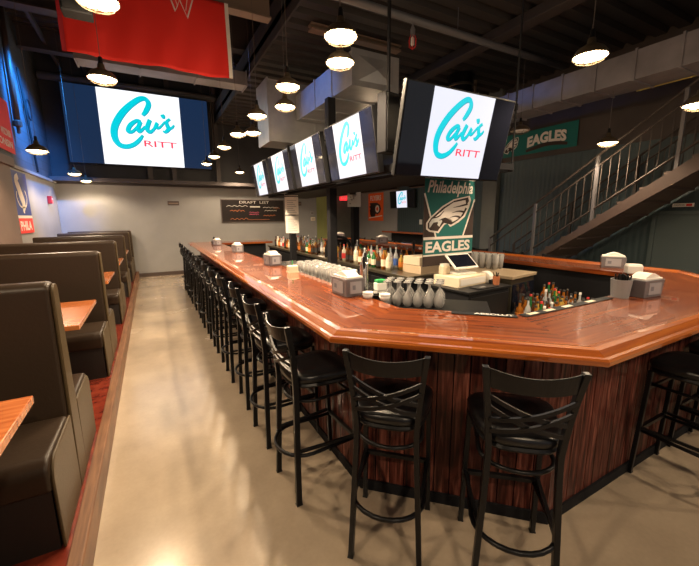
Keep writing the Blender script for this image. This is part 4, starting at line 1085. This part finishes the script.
for r_ in range(3):
    for i in range(6):
        p = RD @ Vector((-.40 + i * .080, -.14 + .085 * r_, 0)) + Vector((1.98, 2.12, .98))
        put(GM, 'wine_glass', p, (0, 0, 0), 'upturned wine glass at the bar corner, ' + ['front', 'middle', 'back'][r_] + ' row, ' + ['leftmost', 'second', 'third', 'fourth', 'fifth', 'rightmost'][i] + ('' if i in (0, 5) else ' from the left'), 'glass', 'upturned wine glasses at the bar corner')
# steel taps
for i, (x, yy) in enumerate(((1.64, 2.72), (1.78, 3.0))):
    t = thing('tap_tower', ['shiny steel tap tower nearer the bar corner', 'shiny steel tap tower farther from the bar corner'][i], 'beer tap', (x + (.02 if i else -.02), yy - .02, 1.0 if i else 1.0), -.5, 'steel tap towers')
    MB().lathe([(0, 0), (.055, 0), (.055, .01), (.036, .015), (.036, .26), (.030, .275), (0, .28)], 20).build('column', M['steel'], t, smooth=False)
    m = MB(); m.tube([(0, -.03, .22), (0, -.08, .22), (0, -.085, .19)], .008, 8); m.build('spout', M['steel'], t)
    MB().lathe([(0, .0), (.008, 0), (.016, .05), (.012, .1), (0, .105)], 10, (0, -.06, .23)).build('handle', M['blackplastic'], t)
for i, (x, yy) in enumerate(((3.2, 3.98), (3.24, 3.80))):
    t = thing('beer_tap', ['black beer tap handle left of the cartons', 'black beer tap handle nearer the cartons'][i], 'beer tap', (x, yy, TOP), 0, 'tall tap handles')
    MB().lathe([(0, 0), (.03, 0), (.02, .02), (.018, .2), (0, .2)], 12).build('post', M['steel'], t)
    MB().lathe([(0, .2), (.01, .2), (.02, .28), (.016, .36), (0, .37)], 12).build('handle', M['blackplastic'], t)
t = thing('garnish_tub', 'small green topped tub beside the tap towers', 'tub', (1.82, 2.74, 1.0), 0)
MB().box(-.05, .05, -.04, .04, 0, .07).build('tub', M['white'], t, bevel=.01); MB().box(-.045, .045, -.035, .035, .07, .10).build('lid', M['greenplastic'], t, bevel=.01)

# ================================================================== ON THE BAR TOP
CT = 1.0685
def caddy(x, y, rot, lab, s=1., z=CT):
    t = thing('napkin_caddy', lab, 'napkin caddy', (x, y, z), rot, 'napkin caddies on the bar')
    a, b, h = .105 * s, .07 * s, .115 * s
    m = MB(); m.hexa([(-a * .92, -b * .92, 0), (a * .92, -b * .92, 0), (a * .92, b * .92, 0), (-a * .92, b * .92, 0), (-a, -b, h), (a, -b, h), (a, b, h), (-a, b, h)]); m.build('box', M['caddy'], t, bevel=.004)
    m = MB(); m.box(-a * .9, a * .9, -b * .85, b * .85, h, h + .012 * s); m.build('napkin_stack', M['paper'], t, bevel=.003)
    pts = [(-a * .7, h + .012 * s), (-a * .3, h + .034 * s), (a * .1, h + .042 * s), (a * .5, h + .03 * s), (a * .85, h + .012 * s)]
    m = MB(); m.extr(smooth_path(pts, 4) + [(a * .8, h + .006 * s), (-a * .6, h + .006 * s)], 'y', -b * .7, b * .6); m.build('loose_napkins', M['paper'], t, bevel=.004)
    c = MB().box(-a * .62, a * .62, -b - .003, -b * .93, h * .18, h * .85).build('label_card', M['label'], t)
    MB().box(-a * .45, -a * .15, -b - .004, -b - .003, h * .4, h * .65).build('card_print', M['labelink'], c)
    c = MB().box(a * .93, a + .003, -b * .6, b * .6, h * .18, h * .85).build('label_card', M['label'], t)
    MB().box(a + .003, a + .004, -b * .35, -b * .05, h * .4, h * .65).build('card_print', M['labelink'], c)
    return t
caddy(1.325, 2.46, math.radians(-88), 'smoke grey napkin caddy at the near corner of the long bar side', 1.2)
caddy(1.335, 4.50, math.radians(-85), 'black napkin caddy with a heaped white napkin, beside the small paper cube', 1.15)
caddy(1.32, 6.55, math.radians(-85), 'black napkin caddy two thirds down the long bar side', 1.1)
caddy(1.28, 8.5, math.radians(-80), 'black napkin caddy near the far end of the long bar side', 1.)
caddy(3.205, 1.27, math.radians(-6), 'large napkin caddy with cards on the near side at the right, beside the bucket', 1.12)
caddy(4.64, 2.16, math.radians(-60), 'napkin caddy at the bend of the far side of the bar', 1.12)
caddy(4.62, 6.9, math.radians(-10), 'napkin caddy in the middle of the far side of the bar', 1.2)
caddy(4.62, 9.0, math.radians(-10), 'napkin caddy at the far end of the far side of the bar', 1.2)
caddy(XR - .25, 8.1, math.radians(-10), 'napkin caddy on the dark wall ledge', 1.2, 1.201)
t = thing('paper_cube', 'small cream paper napkin cube with a green straw on the long bar side', 'napkins', (1.345, 3.78, CT), -.1)
MB().box(-.055, .055, -.05, .05, 0, .075).build('cube', M['cream'], t, bevel=.012); MB().tube([(0, 0, .07), (.0, 0, .13)], .006, 6).build('straw', M['greenplastic'], t)
MB().box(-.06, .06, -.055, .055, 0, .012).build('tray', M['cream'], t)
t = thing('paper_cube', 'small white box between the two right-hand napkin caddies', 'napkins', (4.36, 1.83, CT), -.8)
MB().box(-.07, .07, -.05, .05, 0, .085).build('cube', M['white'], t, bevel=.01); MB().box(-.06, .06, -.04, .04, .085, .095).build('napkins', M['paper'], t)
t = thing('straw_bucket', 'grey bucket with black contents beside the large right-hand caddy', 'bucket', (3.005, 1.325, CT), 0)
MB().lathe([(0, 0), (.056, 0), (.068, .135), (.064, .135), (.053, .01), (0, .01)], 24).build('bucket', M['bucket'], t, smooth=False)
m = MB()
for k in range(26):
    a = random.uniform(0, 6.28); r = random.uniform(0, .048); m.tube([(r * math.cos(a) * .7, r * math.sin(a) * .7, .012), (r * math.cos(a) * 1.15, r * math.sin(a) * 1.15, random.uniform(.15, .175))], .006, 5)
m.build('straws', M['blackplastic'], t)
for i, (x, yy) in enumerate(((1.455, 2.13), (1.385, 2.25))):
    t = thing('ramekin_stack', ['stack of white ramekins nearest the wine glasses', 'stack of white ramekins nearest the smoke grey caddy'][i], 'ramekins', (x, yy, CT), 0, 'white ramekins')
    for k in range(2): MB().lathe([(0, .0), (.03, 0), (.042, .03), (.039, .03), (.028, .006), (0, .006)], 16, (0, 0, .017 * k)).build('ramekin', M['white'], t, smooth=True)
t = thing('sugar_caddy', 'small dark condiment caddy behind the farthest napkin caddy', 'caddy', (1.28, 8.92, CT), 0)
MB().box(-.06, .06, -.05, .05, 0, .07).build('box', M['blackplastic'], t, bevel=.004); MB().lathe([(0, .07), (.025, .07), (.025, .15), (.01, .17), (0, .17)], 10).build('shaker', M['blackplastic'], t)
for i, yy in enumerate((3.2, 3.9, 4.6, 5.3, 6.0, 6.7, 7.4, 8.1, 8.8)):
    dup(stool, (4.97, yy, 0), PI / 2, 'black bar stool on the far side of the bar, ' + ORD[i] + ('' if i == 0 else ' from the near end'))

# ================================================================== LIGHTS, WORLD
def area(name, loc, rot, size, sy, e, col):
    l = bpy.data.lights.new(name, 'AREA'); l.shape = 'RECTANGLE'; l.size = size; l.size_y = sy; l.energy = e; l.color = col
    o = bpy.data.objects.new(name, l); C.objects.link(o); o.location = loc; o.rotation_euler = rot; return o
def flood(lab, loc, aim, e, col, spot=1.6):
    t = thing('floodlight', lab, 'floodlight', loc)
    MB().box(-.08, .08, -.05, .05, .05, .15).build('housing', M['blackmatte'], t, bevel=.005); MB().box(-.01, .01, -.01, .01, .15, .5).build('stem', M['blackmatte'], t)
    l = bpy.data.lights.new('flood_beam', 'SPOT'); l.energy = e; l.color = col; l.spot_size = spot; l.spot_blend = .9; l.shadow_soft_size = .12
    o = bpy.data.objects.new('flood_beam', l); C.objects.link(o); o.parent = t; d = Vector(aim) - Vector(loc); o.rotation_euler = d.to_track_quat('-Z', 'Y').to_euler(); o.location = (0, 0, 0)
flood('blue floodlight under the roof by the left brick wall', (-1.05, 8.9, 4.9), (-2.05, 9.9, 3.7), 1900, (.02, .28, 1.), 1.25)
flood('blue floodlight under the roof over the aisle', (.6, 6.2, 4.3), (2.55, 5.7, 3.6), 150, (.05, .28, 1.), .75)
for i, (a_, b_) in enumerate(wx):
    l = area('window_portal', ((a_ + b_) / 2, YF - .12, 1.75), (-PI / 2, 0, 0), b_ - a_, 2.5, 1, (1, 1, 1)); l.rotation_euler = (PI / 2, 0, 0); l.data.cycles.is_portal = True
wd = bpy.data.worlds.new('World'); sc.world = wd; wd.use_nodes = True
bg = wd.node_tree.nodes['Background']; bg.inputs[0].default_value = (.86, .90, 1., 1); bg.inputs[1].default_value = .30

# ================================================================== CAMERA
cam = bpy.data.cameras.new('camera'); co = bpy.data.objects.new('camera', cam); C.objects.link(co)
f, yaw, pit, rol = 359.72, math.radians(28.640), math.radians(10.435), math.radians(-.464)
fw_ = Vector((math.sin(yaw) * math.cos(pit), math.cos(yaw) * math.cos(pit), -math.sin(pit)))
rt = Vector((math.cos(yaw), -math.sin(yaw), 0)); up = rt.cross(fw_)
r2 = rt * math.cos(rol) + up * math.sin(rol); u2 = -rt * math.sin(rol) + up * math.cos(rol)
mt = Matrix((r2, u2, -fw_)).transposed().to_4x4(); mt.translation = (0, 0, 1.67); co.matrix_world = mt
cam.sensor_width = 36; cam.sensor_fit = 'HORIZONTAL'; cam.lens = f / 699 * 36; cam.clip_start = .02
sc.camera = co
sc.view_settings.view_transform = 'Standard'; sc.view_settings.look = 'None'; sc.view_settings.gamma = 1; sc.view_settings.exposure = 0.6
sc.view_settings.use_curve_mapping = False
sc.cycles.use_denoising = True
